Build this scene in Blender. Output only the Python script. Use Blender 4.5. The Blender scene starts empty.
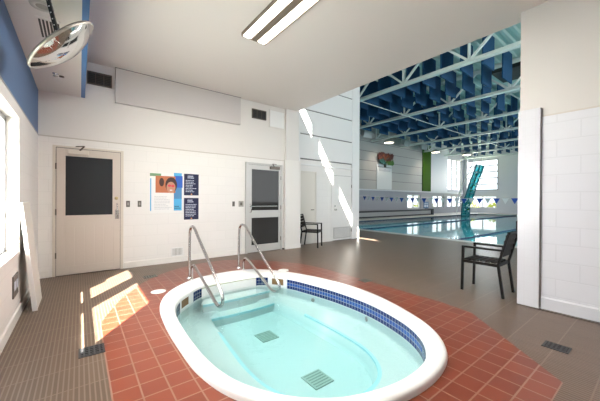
import bpy, bmesh, math, random
from mathutils import Vector, Matrix
random.seed(7)
S = bpy.context.scene
COL = S.collection
PI = math.pi

# ------------------------------------------------------------------ materials
def mat(name, color, rough=0.5, metal=0.0, spec=0.5, emit=None, estr=0.0):
    m = bpy.data.materials.new(name); m.use_nodes = True
    b = m.node_tree.nodes['Principled BSDF']
    b.inputs['Base Color'].default_value = (*color, 1)
    b.inputs['Roughness'].default_value = rough
    b.inputs['Metallic'].default_value = metal
    b.inputs['Specular IOR Level'].default_value = spec
    if emit:
        b.inputs['Emission Color'].default_value = (*emit, 1)
        b.inputs['Emission Strength'].default_value = estr
    return m

def nodes(m):
    return m.node_tree.nodes, m.node_tree.links, m.node_tree.nodes['Principled BSDF']

def pos_vec(m, u, v, off=(0, 0)):
    """vector (axis u, axis v, 0) of the world position"""
    N, L, _ = nodes(m)
    g = N.new('ShaderNodeNewGeometry'); s = N.new('ShaderNodeSeparateXYZ'); c = N.new('ShaderNodeCombineXYZ')
    L.new(g.outputs['Position'], s.inputs[0])
    for k, (a, o) in enumerate(zip((u, v), off)):
        ad = N.new('ShaderNodeMath'); ad.operation = 'ADD'; ad.inputs[1].default_value = o
        L.new(s.outputs[a], ad.inputs[0]); L.new(ad.outputs[0], c.inputs[k])
    return c.outputs[0]

def brick(m, vec, c1, c2, mortar, bw, rh, ms, offset=0.5, bump=0.3, smooth=0.1, bias=0.0):
    N, L, b = nodes(m)
    t = N.new('ShaderNodeTexBrick')
    t.offset = offset; t.squash = 1.0
    t.inputs['Scale'].default_value = 1.0
    t.inputs['Color1'].default_value = (*c1, 1); t.inputs['Color2'].default_value = (*c2, 1)
    t.inputs['Mortar'].default_value = (*mortar, 1)
    t.inputs['Mortar Size'].default_value = ms; t.inputs['Mortar Smooth'].default_value = smooth
    t.inputs['Brick Width'].default_value = bw; t.inputs['Row Height'].default_value = rh
    t.inputs['Bias'].default_value = bias
    L.new(vec, t.inputs['Vector']); L.new(t.outputs['Color'], b.inputs['Base Color'])
    if bump:
        bp = N.new('ShaderNodeBump'); bp.invert = True
        bp.inputs['Strength'].default_value = bump; bp.inputs['Distance'].default_value = 0.003
        L.new(t.outputs['Fac'], bp.inputs['Height']); L.new(bp.outputs[0], b.inputs['Normal'])
    return t

def block_wall(name, color, u, rough=0.45, ms=0.006, dark=0.94, bump=0.2):
    m = mat(name, color, rough)
    mo = tuple(c * dark for c in color)
    brick(m, pos_vec(m, u, 'Z', (0, 0.02)), color, tuple(c * .985 for c in color), mo, 0.406, 0.2033, ms, 0.5, bump, 0.4)
    return m

def noise_rough(m, scale, lo, hi, cvar=0.0):
    N, L, b = nodes(m)
    n = N.new('ShaderNodeTexNoise'); n.inputs['Scale'].default_value = scale; n.inputs['Detail'].default_value = 4
    g = N.new('ShaderNodeNewGeometry'); L.new(g.outputs['Position'], n.inputs['Vector'])
    r = N.new('ShaderNodeMapRange'); r.inputs['To Min'].default_value = lo; r.inputs['To Max'].default_value = hi
    r.inputs['From Min'].default_value = .3; r.inputs['From Max'].default_value = .7
    L.new(n.outputs['Fac'], r.inputs['Value']); L.new(r.outputs[0], b.inputs['Roughness'])

M = {}
WHITE = (0.79, 0.765, 0.745)
M['upper'] = mat('painted_plaster', (0.735, 0.70, 0.68), 0.6)
M['upper_shade'] = mat('painted_plaster_shaded', (0.60, 0.575, 0.56), 0.6)  # darkened copy of the plaster: the right wall's shade is in the colour
M['ceil'] = mat('ceiling_paint', (0.745, 0.705, 0.69), 0.55)
M['soffit'] = mat('soffit_paint', (0.74, 0.715, 0.70), 0.55)
M['block_x'] = block_wall('painted_block', WHITE, 'X')
M['block_y'] = block_wall('painted_block_side', (0.80, 0.78, 0.765), 'Y')
M['block_shade'] = block_wall('painted_block_shaded', (0.65, 0.655, 0.70), 'Y', ms=0.008, dark=0.93, bump=0.3)  # block paint darkened because less light reaches the right wall
M['tilejacket'] = mat('glazed_tile_jacket', (0.80, 0.79, 0.80), 0.25)
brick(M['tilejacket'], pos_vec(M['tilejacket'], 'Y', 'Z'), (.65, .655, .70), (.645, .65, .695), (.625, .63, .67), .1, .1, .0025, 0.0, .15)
M['pil'] = mat('pilaster_paint', (0.78, 0.75, 0.72), 0.55)
M['panelw'] = mat('cladding_white', (0.80, 0.79, 0.79), 0.5)
M['reveal'] = mat('dark_reveal', (0.20, 0.19, 0.19), 0.7)
M['blue'] = mat('blue_paint', (0.085, 0.155, 0.30), 0.6)
M['bluef'] = mat('blue_fascia', (0.07, 0.20, 0.46), 0.5)
M['base'] = mat('base_tile', (0.80, 0.77, 0.74), 0.3)
M['ledge'] = mat('ledge_trim', (0.55, 0.50, 0.46), 0.5)
M['panel'] = mat('acoustic_panel', (0.57, 0.535, 0.53), 0.75)
M['door'] = mat('door_paint', (0.60, 0.53, 0.475), 0.45)
M['door2'] = mat('door_paint_far', (0.70, 0.66, 0.60), 0.45)
M['doorw'] = mat('door_paint_white', (0.78, 0.76, 0.74), 0.45)
M['frame'] = mat('door_frame_paint', (0.66, 0.60, 0.53), 0.45)
M['gap'] = mat('shadow_gap', (0.08, 0.07, 0.065), 0.8)
M['alu'] = mat('satin_aluminium', (0.50, 0.49, 0.475), 0.38, 0.2)
M['steel'] = mat('brushed_steel', (0.62, 0.61, 0.60), 0.22, 1.0)
M['chrome'] = mat('chrome', (0.75, 0.75, 0.75), 0.12, 1.0)
M['brass'] = mat('brass', (0.5, 0.40, 0.22), 0.3, 1.0)
M['bronze'] = mat('dark_bronze', (0.13, 0.11, 0.09), 0.4, 0.6)
M['dglass'] = mat('dark_room_glass', (0.03, 0.033, 0.037), 0.06, 0.0, 0.5)  # opaque; the dark room behind the door is put into the colour
M['dglass2'] = mat('dark_interior_glass', (0.035, 0.034, 0.033), 0.05, 0.0, 0.25)  # near-black tone stands in for the unlit interior behind the panes
M['black'] = mat('black_plastic', (0.02, 0.02, 0.02), 0.5)
M['vent'] = mat('vent_black', (0.035, 0.033, 0.03), 0.6)
M['plate'] = mat('switch_plate_metal', (0.35, 0.33, 0.30), 0.35, 0.5)
M['plated'] = mat('switch_plate_dark', (0.13, 0.12, 0.11), 0.4, 0.3)
M['white'] = mat('white_plastic', (0.82, 0.82, 0.82), 0.35)
M['whitem'] = mat('white_melamine', (0.86, 0.86, 0.87), 0.3)
M['beige'] = mat('beige_board', (0.72, 0.68, 0.63), 0.5)
M['grate'] = mat('drain_grate', (0.055, 0.055, 0.06), 0.5, 0.2)
M['drainpit'] = mat('drain_pit', (0.01, 0.01, 0.01), 0.9)
M['gratel'] = mat('drain_grate_grey', (0.16, 0.17, 0.15), 0.4, 0.3)
M['gel'] = mat('spa_shell_white', (0.86, 0.855, 0.85), 0.28)
M['basin'] = mat('spa_basin_plaster', (0.58, 0.66, 0.65), 0.5)
M['stripe'] = mat('spa_step_marking_blue', (0.12, 0.42, 0.60), 0.4)
M['teal_edge'] = mat('spa_step_edge_teal', (0.40, 0.70, 0.74), 0.4)
M['skim'] = mat('skimmer_brown', (0.20, 0.11, 0.04), 0.5)
M['chair'] = mat('chair_black_metal', (0.009, 0.0075, 0.007), 0.5, 0.0, 0.15)
M['slat'] = mat('chair_dark_slat', (0.013, 0.008, 0.0065), 0.6, 0.0, 0.12)
M['paper'] = mat('poster_paper', (0.80, 0.79, 0.78), 0.5)
M['navy'] = mat('sign_navy', (0.007, 0.012, 0.055), 0.45)
M['txtw'] = mat('sign_lettering_white', (0.62, 0.66, 0.78), 0.5)
M['txtg'] = mat('lettering_grey', (0.50, 0.50, 0.54), 0.6)
M['txto'] = mat('sign_mark_orange', (0.7, 0.32, 0.15), 0.6)
M['sky1'] = mat('poster_blue', (0.09, 0.42, 0.70), 0.5)
M['royal'] = mat('poster_royal', (0.03, 0.12, 0.50), 0.5)
M['steelb'] = mat('poster_dim_blue', (0.08, 0.25, 0.48), 0.5)
M['green'] = mat('poster_green', (0.17, 0.33, 0.18), 0.5)
M['brick_o'] = mat('poster_orange_brown', (0.50, 0.16, 0.07), 0.5)
M['hair'] = mat('printed_hair', (0.06, 0.025, 0.02), 0.5)
M['skin'] = mat('printed_skin', (0.52, 0.25, 0.16), 0.5)
M['pink'] = mat('printed_goggles_pink', (0.65, 0.07, 0.09), 0.5)
M['coping'] = mat('pool_coping', (0.72, 0.70, 0.67), 0.5)
M['poolfl'] = mat('pool_shell', (0.50, 0.86, 0.90), 0.6)
M['lane'] = mat('lane_line_navy', (0.015, 0.045, 0.12), 0.5)
M['hallw'] = mat('hall_block_grey', (0.36, 0.36, 0.40), 0.55)
M['siding'] = mat('hall_siding', (0.42, 0.405, 0.39), 0.5)
M['hallend'] = mat('hall_panel_white', (0.60, 0.61, 0.65), 0.5)
M['greenp'] = mat('hall_green_panel', (0.035, 0.10, 0.003), 0.8, 0.0, 0.15)
M['banner'] = mat('banner_pale', (0.66, 0.67, 0.68), 0.5)
M['leafr'] = mat('emblem_red_brown', (0.085, 0.014, 0.010), 0.6)
M['leafo'] = mat('emblem_orange', (0.22, 0.05, 0.015), 0.6)
M['leafg'] = mat('emblem_green', (0.05, 0.15, 0.02), 0.6)
M['leaft'] = mat('emblem_teal', (0.01, 0.08, 0.07), 0.6)
M['trunk'] = mat('emblem_trunk', (0.05, 0.035, 0.025), 0.6)
M['truss'] = mat('truss_paint', (0.76, 0.82, 0.80), 0.45)
M['deckr'] = mat('roof_deck_metal', (0.50, 0.66, 0.62), 0.5, 0.1)
M['baffle'] = mat('baffle_blue', (0.006, 0.066, 0.165), 0.75)
M['duct'] = mat('duct_grey', (0.42, 0.45, 0.45), 0.4, 0.4)
M['flagb'] = mat('flag_blue', (0.03, 0.09, 0.45), 0.6)
M['flagw'] = mat('flag_white', (0.82, 0.84, 0.86), 0.6)
M['rope'] = mat('flag_cord', (0.7, 0.7, 0.7), 0.6)
M['winf'] = mat('window_frame_grey', (0.36, 0.36, 0.38), 0.4, 0.2)
M['winfl'] = mat('window_frame_pale', (0.78, 0.76, 0.74), 0.45)
M['benchg'] = mat('bench_grey', (0.42, 0.42, 0.42), 0.6)
M['benchd'] = mat('bench_dark', (0.035, 0.035, 0.04), 0.5)
M['lamp'] = mat('lamp_lens', (0.9, 0.85, 0.75), 0.4, emit=(1, .87, .66), estr=4.0)
M['tube'] = mat('fluorescent_lens', (0.95, 0.95, 0.92), 0.4, emit=(1, .95, .86), estr=5.5)
M['fixm'] = mat('fixture_metal', (0.25, 0.20, 0.16), 0.35, 0.4)
M['poles'] = mat('white_tube', (0.80, 0.82, 0.83), 0.4)
M['dtrim'] = mat('tread_dark', (0.12, 0.10, 0.09), 0.6)
M['grass'] = mat('outside_ground', (0.33, 0.36, 0.20), 0.9)
M['leaf1'] = mat('shrub_leaf', (0.42, 0.45, 0.06), 0.7)
M['gutter'] = mat('gutter_tile_navy', (0.03, 0.05, 0.09), 0.4)
M['roofo'] = mat('roofing', (0.4, 0.4, 0.4), 0.8)

# deck floor: ribbed brown mosaic, ribs along Y
m = mat('brown_mosaic_tile', (0.18, 0.145, 0.125), 0.35); M['floor'] = m
brick(m, pos_vec(m, 'Y', 'X'), (.130, .085, .059), (.110, .072, .050), (.20, .145, .11), .31, .0290, .0045, 0.0, .4)
nodes(m)[2].inputs['Specular IOR Level'].default_value = .32
m = mat('red_quarry_tile', (0.36, 0.10, 0.06), 0.3); M['red'] = m
brick(m, pos_vec(m, 'X', 'Y', (-.171 + 1.63, .026)), (.225, .050, .024), (.180, .038, .019), (.28, .15, .105), .163, .163, .0055, 0.0, .5)
nodes(m)[2].inputs['Specular IOR Level'].default_value = .4
# hall floor uses the same brown tile

# glazed blue tile band (UV: u = metres along, v = metres up)
def uvtile(name, c1, c2, mortar, w, h, ms):
    m = mat(name, c1, 0.12)
    N, L, b = nodes(m)
    uv = N.new('ShaderNodeUVMap')
    t = brick(m, uv.outputs[0], c1, c2, mortar, w, h, ms, 0.0, .3)
    return m
M['tile_d'] = uvtile('navy_glazed_tile', (.006, .018, .10), (.008, .026, .14), (.30, .33, .42), .05, .05, .0035)
M['tile_l'] = uvtile('cobalt_glazed_tile', (.014, .06, .27), (.022, .09, .34), (.34, .38, .48), .05, .05, .0035)
M['tile_g'] = uvtile('dark_slate_tile', (.06, .09, .16), (.08, .12, .2), (.4, .43, .5), .05, .05, .0035)

def fresnel(N, L, ior, normal=None):
    """reflectance of a thin sheet: the same from both sides"""
    lw = N.new('ShaderNodeLayerWeight'); lw.inputs['Blend'].default_value = .5
    p = N.new('ShaderNodeMath'); p.operation = 'POWER'; p.inputs[1].default_value = 5.0
    L.new(lw.outputs['Facing'], p.inputs[0])
    f0 = ((ior - 1) / (ior + 1)) ** 2
    ma = N.new('ShaderNodeMath'); ma.operation = 'MULTIPLY_ADD'; ma.inputs[1].default_value = 1 - f0; ma.inputs[2].default_value = f0
    L.new(p.outputs[0], ma.inputs[0])
    if normal is not None: L.new(normal, lw.inputs['Normal'])
    return ma
def water(name, tint, absorb, dens, scale, strength, dist):
    m = bpy.data.materials.new(name); m.use_nodes = True
    N, L = m.node_tree.nodes, m.node_tree.links
    N.clear()
    out = N.new('ShaderNodeOutputMaterial')
    tr = N.new('ShaderNodeBsdfTransparent'); tr.inputs[0].default_value = (*tint, 1)
    gl = N.new('ShaderNodeBsdfGlossy'); gl.inputs['Roughness'].default_value = 0.03
    mx = N.new('ShaderNodeMixShader')
    n = N.new('ShaderNodeTexNoise'); n.inputs['Scale'].default_value = scale; n.inputs['Detail'].default_value = 3
    g = N.new('ShaderNodeNewGeometry'); L.new(g.outputs['Position'], n.inputs['Vector'])
    bp = N.new('ShaderNodeBump'); bp.inputs['Strength'].default_value = strength; bp.inputs['Distance'].default_value = dist
    L.new(n.outputs['Fac'], bp.inputs['Height'])
    L.new(bp.outputs[0], gl.inputs['Normal']); fr = fresnel(N, L, 1.33, bp.outputs[0])
    L.new(fr.outputs[0], mx.inputs[0]); L.new(tr.outputs[0], mx.inputs[1]); L.new(gl.outputs[0], mx.inputs[2])
    L.new(mx.outputs[0], out.inputs['Surface'])
    va = N.new('ShaderNodeVolumeAbsorption'); va.inputs['Color'].default_value = (*absorb, 1); va.inputs['Density'].default_value = dens
    L.new(va.outputs[0], out.inputs['Volume'])
    return m
M['spaw'] = water('spa_water', (.97, 1, 1), (.42, .87, .89), .95, 7, .30, .02)
M['poolw'] = water('pool_water', (.95, 1, 1), (.25, .85, .92), .16, 2.0, .08, .03)

def pane(name, tint, frost=0.0, refl=1.5):
    m = bpy.data.materials.new(name); m.use_nodes = True
    N, L = m.node_tree.nodes, m.node_tree.links
    N.clear()
    out = N.new('ShaderNodeOutputMaterial')
    if frost:
        a = N.new('ShaderNodeBsdfTranslucent'); a.inputs[0].default_value = (*tint, 1)
    else:
        a = N.new('ShaderNodeBsdfTransparent'); a.inputs[0].default_value = (*tint, 1)
    gl = N.new('ShaderNodeBsdfGlossy'); gl.inputs['Roughness'].default_value = 0.02
    fr = fresnel(N, L, refl)
    mx = N.new('ShaderNodeMixShader')
    if frost: mx.inputs[0].default_value = .04
    else: L.new(fr.outputs[0], mx.inputs[0])
    L.new(a.outputs[0], mx.inputs[1]); L.new(gl.outputs[0], mx.inputs[2])
    L.new(mx.outputs[0], out.inputs['Surface'])
    return m
M['glass'] = pane('window_glass', (.97, .98, .98), 0, 1.3)
M['frosth'] = pane('dim_frosted_glass', (.06, .062, .065), 1, 1.3)
M['frost'] = pane('frosted_glass', (.92, .93, .93), 1, 1.3)

m = bpy.data.materials.new('teal_acrylic'); m.use_nodes = True; M['acryl'] = m
N, L = m.node_tree.nodes, m.node_tree.links
N.clear()
out = N.new('ShaderNodeOutputMaterial'); mx = N.new('ShaderNodeMixShader'); mx.inputs[0].default_value = .34
a = N.new('ShaderNodeBsdfTransparent'); a.inputs[0].default_value = (.30, .80, .82, 1)
b = N.new('ShaderNodeBsdfPrincipled'); b.inputs['Base Color'].default_value = (.03, .36, .42, 1); b.inputs['Roughness'].default_value = .15
L.new(a.outputs[0], mx.inputs[1]); L.new(b.outputs[0], mx.inputs[2]); L.new(mx.outputs[0], out.inputs[0])
M['acryl_f'] = mat('teal_frame', (0.0, 0.13, 0.17), 0.3)

# ------------------------------------------------------------------ mesh helper
class MB:
    def __init__(s): s.v = []; s.f = []; s.smooth = []; s.uv = None
    def add(s, vs, fs, smooth=False):
        o = len(s.v); s.v += [tuple(v) for v in vs]
        for f in fs: s.f.append(tuple(i + o for i in f)); s.smooth.append(smooth)
        return s
    def box(s, x0, x1, y0, y1, z0, z1):
        if x0 > x1: x0, x1 = x1, x0
        if y0 > y1: y0, y1 = y1, y0
        if z0 > z1: z0, z1 = z1, z0
        vs = [(x, y, z) for z in (z0, z1) for x, y in ((x0, y0), (x1, y0), (x1, y1), (x0, y1))]
        return s.add(vs, [(3, 2, 1, 0), (4, 5, 6, 7), (0, 1, 5, 4), (1, 2, 6, 5), (2, 3, 7, 6), (3, 0, 4, 7)])
    def bar(s, a, b, w, d=None, up=(0, 0, 1)):
        a, b = Vector(a), Vector(b); d = d or w
        t = (b - a).normalized(); u = Vector(up)
        if abs(t.dot(u)) > .98: u = Vector((0, 1, 0))
        r = t.cross(u).normalized() * w / 2; q = r.cross(t).normalized() * d / 2
        vs = [p + i * r + j * q for p in (a, b) for i, j in ((-1, -1), (1, -1), (1, 1), (-1, 1))]
        return s.add(vs, [(0, 1, 2, 3), (7, 6, 5, 4), (4, 5, 1, 0), (5, 6, 2, 1), (6, 7, 3, 2), (7, 4, 0, 3)])
    def tube(s, pts, r, n=10, closed=False, caps=True):
        P = [Vector(p) for p in pts]; k = len(P); vs = []; fs = []
        T = []
        for i in range(k):
            if closed: t = P[(i + 1) % k] - P[i - 1]
            else: t = P[min(i + 1, k - 1)] - P[max(i - 1, 0)]
            T.append(t.normalized())
        u = Vector((0, 0, 1)) if abs(T[0].z) < .9 else Vector((1, 0, 0))
        u = (u - T[0] * u.dot(T[0])).normalized()
        for i in range(k):
            u = (u - T[i] * u.dot(T[i])).normalized(); w = T[i].cross(u)
            for j in range(n):
                a = 2 * PI * j / n
                vs.append(P[i] + r * (math.cos(a) * u + math.sin(a) * w))
        for i in range(k if closed else k - 1):
            i2 = (i + 1) % k
            for j in range(n):
                fs.append((i * n + j, i * n + (j + 1) % n, i2 * n + (j + 1) % n, i2 * n + j))
        s.add(vs, fs, True)
        if caps and not closed:
            s.add(vs[:n], [tuple(range(n - 1, -1, -1))]); s.add(vs[-n:], [tuple(range(n))])
        return s
    def lathe(s, prof, n=32, M4=None, smooth=True):
        vs = []; fs = []
        for r, z in prof:
            for j in range(n):
                a = 2 * PI * j / n; v = Vector((r * math.cos(a), r * math.sin(a), z))
                vs.append(M4 @ v if M4 else v)
        for i in range(len(prof) - 1):
            for j in range(n):
                fs.append((i * n + j, i * n + (j + 1) % n, (i + 1) * n + (j + 1) % n, (i + 1) * n + j))
        return s.add(vs, fs, smooth)
    def poly(s, pts, a, b, axis):
        """extrude a 2-D polygon between a and b along axis"""
        n = len(pts)
        def P(p, w):
            return {'X': (w, p[0], p[1]), 'Y': (p[0], w, p[1]), 'Z': (p[0], p[1], w)}[axis]
        vs = [P(p, a) for p in pts] + [P(p, b) for p in pts]
        fs = [tuple(range(n)), tuple(range(2 * n - 1, n - 1, -1))] + [(i, n + i, n + (i + 1) % n, (i + 1) % n) for i in range(n)]
        return s.add(vs, fs)
    def build(s, name, material, parent=None, bevel=0.0, loc=None):
        me = bpy.data.meshes.new(name)
        me.from_pydata(s.v, [], s.f)
        for p, k in zip(me.polygons, s.smooth): p.use_smooth = k
        bm = bmesh.new(); bm.from_mesh(me); bmesh.ops.recalc_face_normals(bm, faces=bm.faces); bm.to_mesh(me); bm.free()
        me.update()
        mats = material if isinstance(material, (list, tuple)) else [material]
        for mm in mats: me.materials.append(mm)
        o = bpy.data.objects.new(name, me); COL.objects.link(o)
        if parent is not None:
            o.parent = parent
            pw = Vector((0, 0, 0)); q = parent
            R = parent_matrix(parent)
            o.matrix_parent_inverse = R.inverted()
        if loc: o.location = loc
        if bevel:
            b = o.modifiers.new('bevel', 'BEVEL'); b.width = bevel; b.segments = 2; b.limit_method = 'ANGLE'
            b.angle_limit = math.radians(50)
        return o

def parent_matrix(o):
    m = Matrix.LocRotScale(o.location, o.rotation_euler, o.scale)
    if o.parent is not None: m = parent_matrix(o.parent) @ o.matrix_parent_inverse @ m
    return m

def tag(o, label, cat, group=None):
    o['label'] = label; o['category'] = cat
    if group: o['group'] = group
    return o
def struct(o): o['kind'] = 'structure'; return o
def empty(name, loc, label=None, cat=None, group=None):
    o = bpy.data.objects.new(name, None); COL.objects.link(o); o.location = loc; o.empty_display_size = .1
    if label: tag(o, label, cat, group)
    return o
def copy_tree(o, parent=None):
    c = o.copy(); COL.objects.link(c)
    if parent is not None:
        c.parent = parent; c.matrix_parent_inverse = o.matrix_parent_inverse.copy()
    for ch in list(o.children): copy_tree(ch, c)
    return c
def box(name, b, m, parent=None, bevel=0.0): return MB().box(*b).build(name, m, parent, bevel)
def rotz(o, a): o.rotation_euler.z = a

# ------------------------------------------------------------------ curves for the spa outline
def catmull(P, n=12):
    out = []; k = len(P)
    for i in range(k):
        p0, p1, p2, p3 = (Vector(P[(i + d) % k]) for d in (-1, 0, 1, 2))
        for j in range(n):
            t = j / n
            out.append(.5 * ((2 * p1) + (p2 - p0) * t + (2 * p0 - 5 * p1 + 4 * p2 - p3) * t * t + (3 * p1 - p0 - 3 * p2 + p3) * t ** 3))
    return out
CX, CY = 1.9, 2.75
NP = 144
def polar(P):
    D = catmull(P); res = []
    A = [math.atan2(p.y - CY, p.x - CX) for p in D]
    for k in range(NP):
        a = -PI + 2 * PI * (k + .5) / NP
        for i in range(len(D)):
            a0, a1 = A[i], A[(i + 1) % len(D)]
            d = (a1 - a0 + PI) % (2 * PI) - PI
            e = (a - a0 + PI) % (2 * PI) - PI
            if d > 0 and 0 <= e < d:
                res.append(D[i].lerp(D[(i + 1) % len(D)], e / d)); break
        else: raise RuntimeError('polar')
    return res
OUT = polar([(.69, 3.1), (.68, 2.5), (.70, 2.1), (.80, 1.72), (1.03, 1.38), (1.35, 1.13), (1.72, 1.03), (2.10, 1.03), (2.45, 1.14), (2.74, 1.40),
             (2.95, 1.80), (3.12, 2.35), (3.16, 2.85), (3.09, 3.40), (2.97, 3.83), (2.83, 4.14), (2.64, 4.44), (2.40, 4.64), (2.0, 4.70),
             (1.55, 4.64), (1.19, 4.42), (.92, 4.10), (.755, 3.68)][::1])
INN = polar([(.815, 3.0), (.80, 2.4), (.835, 1.98), (.93, 1.71), (1.10, 1.46), (1.36, 1.27), (1.72, 1.16), (2.06, 1.16), (2.32, 1.25), (2.56, 1.45),
             (2.74, 1.78), (2.865, 2.3), (2.87, 2.85), (2.80, 3.35), (2.71, 3.75), (2.56, 4.02), (2.34, 4.20), (1.9, 4.235),
             (1.46, 4.20), (1.17, 3.97), (.98, 3.74), (.865, 3.42)])
BEN = polar([(1.33, 3.2), (1.29, 2.8), (1.26, 2.4), (1.29, 2.05), (1.43, 1.75), (1.66, 1.58), (1.93, 1.55), (2.16, 1.62), (2.33, 1.79), (2.44, 2.06), (2.48, 2.5),
             (2.48, 3.0), (2.47, 3.45), (2.42, 3.80), (2.2, 3.98), (1.9, 4.0), (1.6, 3.98), (1.43, 3.85), (1.37, 3.55)])
WZ = -0.135
BZ, FZ = -0.30, -0.45

# ------------------------------------------------------------------ shell
XL, YB, XR, ZC = -0.53, 6.2, 4.40, 3.68
LZ = 2.315

def flat_with_hole(name, outer, hole, z, m, thick=.1, parent=None):
    bm = bmesh.new()
    def loop(pts):
        vs = [bm.verts.new((p[0], p[1], z)) for p in pts]
        return [bm.edges.new((vs[i], vs[(i + 1) % len(vs)])) for i in range(len(vs))]
    es = loop(outer)
    if hole: es += loop(hole)
    bmesh.ops.triangle_fill(bm, use_beauty=True, use_dissolve=False, edges=es, normal=(0, 0, 1))
    for f in bm.faces:
        if f.normal.z < 0: f.normal_flip()
    me = bpy.data.meshes.new(name); bm.to_mesh(me); bm.free(); me.materials.append(m)
    o = bpy.data.objects.new(name, me); COL.objects.link(o)
    if parent: o.parent = parent
    return o

DECK = [(.165, 1.25), (.165, 3.45), (.205, 3.72), (.41, 4.30), (.763, 4.96), (1.09, 5.34), (1.45, 5.60), (1.94, 5.80), (2.45, 5.80), (2.9, 5.53), (3.3, 5.0),
        (3.55, 4.59), (3.65, 4.1), (3.67, 3.3), (3.66, 1.76), (3.60, 1.40), (2.74, .46), (.95, .46)]
f1 = struct(flat_with_hole('floor', [(XL - .2, -2.6), (9.55, -5), (9.55, 14.2), (4.6, 14.2), (4.6, 6.7), (XL - .2, 6.7)], DECK, 0, M['floor']))
RIMFOOT = [o + (o - Vector((CX, CY))).normalized() * .0 for o in OUT]
f2 = struct(flat_with_hole('floor', DECK, [p.lerp(q, .3) for p, q in zip(OUT, INN)], 0.0, M['red']))

# back wall: block below, plaster above, openings not needed (doors sit in front as full leaves)
b = MB().box(XL - .2, 4.65, YB, YB + .2, 0, LZ)
struct(b.build('wall_back', M['block_x']))
struct(box('wall_back_upper', (XL - .2, 4.65, YB + .02, YB + .2, LZ, ZC + .2), M['upper']))
struct(box('trim_1', (XL, 4.24, YB - .012, YB + .02, LZ - .01, LZ + .006), M['ledge']))
for i, (a, c) in enumerate(((XL, -.40), (.66, 3.12), (4.17, 4.24))):
    struct(MB().poly([(YB - .014, 0), (YB - .014, .105), (YB - .003, .12), (YB + .02, .12), (YB + .02, 0)], a, c, 'X').build('baseboard_back', M['base']))
# pilaster at the end of the back wall
struct(box('trim_2', (4.24, 4.74, 6.12, 6.62, 0, LZ + .02), M['pil'], bevel=.006))
struct(box('trim_3', (4.28, 4.70, 6.16, 6.62, LZ + .02, 7.0), M['upper']))
struct(MB().box(4.235, 4.745, 6.112, 6.125, 0, .11).build('baseboard_back', M['base']))

# wall beyond the pilaster with the two far doors
W2 = 6.5
struct(box('wall_far', (4.70, 7.52, W2, W2 + .25, 0, 7.0), M['block_x']))
pn = MB()
for k in range(7):
    z0 = 2.50 + .72 * k
    pn.box(4.98, 7.17, W2 - .03, W2 + .01, z0, min(z0 + .685, 7.0))
struct(pn.build('wall_far_cladding', M['panelw'], bevel=.004))
rv = MB()
for k in range(7): rv.box(4.98, 7.17, W2 - .006, W2 + .01, 2.465 + .72 * k, 2.50 + .72 * k)
struct(rv.build('trim_4', M['reveal']))  # dark colour painted in for the shade between the cladding boards
struct(box('trim_5', (7.17, 7.52, W2 - .04, W2 + .26, 0, 7.0), M['panelw'], bevel=.005))
struct(box('trim_6', (4.70, 4.98, W2 - .04, W2 + .02, 2.30, 7.0), M['panelw']))
struct(box('trim_7', (4.74, 7.17, W2 - .05, W2 + .02, 2.30, 2.345), M['panelw']))
struct(box('baseboard_far', (5.66, 6.26, W2 - .012, W2 + .02, 0, .10), M['base']))

# left wall with the window opening
WY0, WY1, WZ0, WZ1 = 1.95, 4.28, .72, 2.16
TH = .16
b = MB().box(XL - TH, XL, -2.6, WY0, 0, LZ).box(XL - TH, XL, WY1, YB + .2, 0, LZ).box(XL - TH, XL, WY0, WY1, 0, WZ0).box(XL - TH, XL, WY0, WY1, WZ1, LZ)
struct(b.build('wall_left', M['block_y']))
struct(box('wall_left_upper', (XL - TH, XL - .005, -2.6, YB + .2, LZ, ZC + .2), M['blue']))
struct(box('trim_8', (XL - .02, XL + .004, -2.6, YB, LZ - .012, LZ + .004), M['winf']))
struct(MB().poly([(XL + .014, 0), (XL + .014, .105), (XL + .003, .12), (XL - .02, .12), (XL - .02, 0)], -2.6, YB, 'Y').build('baseboard_left', M['base']))
# rear wall behind the camera, right wall
struct(box('wall_rear', (XL - .2, 4.65, -2.8, -2.6, 0, ZC + .2), M['upper']))
struct(box('wall_right', (XR, 4.65, -2.6, 1.17, 0, LZ), M['block_shade']))
struct(box('wall_right_upper', (XR + .012, 4.65, -2.6, 1.168, LZ, ZC + .02), M['upper_shade']))
struct(box('trim_9', (XR - .004, XR + .03, -2.6, .955, LZ - .004, LZ + .012), M['ledge']))
struct(box('trim_10', (XR - .045, XR + .0, .955, 1.172, .012, 2.42), M['tilejacket'], bevel=.004))
struct(box('shadow_line', (XR - .010, XR + .002, .948, .956, .0, 2.42), M['plate']))  # grey strip painted in as the thin shadow line beside the tile jacket
struct(MB().poly([(XR - .016, 0), (XR - .016, .14), (XR - .003, .155), (XR + .02, .155), (XR + .02, 0)], -2.6, .94, 'Y').build('baseboard_right', mat('base_tile_right', (.63, .635, .68), .35)))  # takes over the shade-darkened tone of the right wall
struct(box('trim_12', (XR - .055, XR - .008, -2.6, 1.172, 0, .012), M['dtrim']))

# ceiling, soffit and fascia
struct(box('ceiling', (0.0, 4.65, -2.6, YB + .1, ZC, ZC + .16), M['ceil']))
struct(box('ceiling_soffit', (XL - .02, .012, -2.6, YB + .05, 3.04, 3.10), M['soffit']))
struct(box('trim_13', (.012, .067, -2.6, YB + .05, 3.04, ZC + .02), M['bluef']))
struct(box('roof_low', (XL - .25, 4.55, -2.8, YB + .3, ZC + .162, ZC + .30), M['roofo']))

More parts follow.
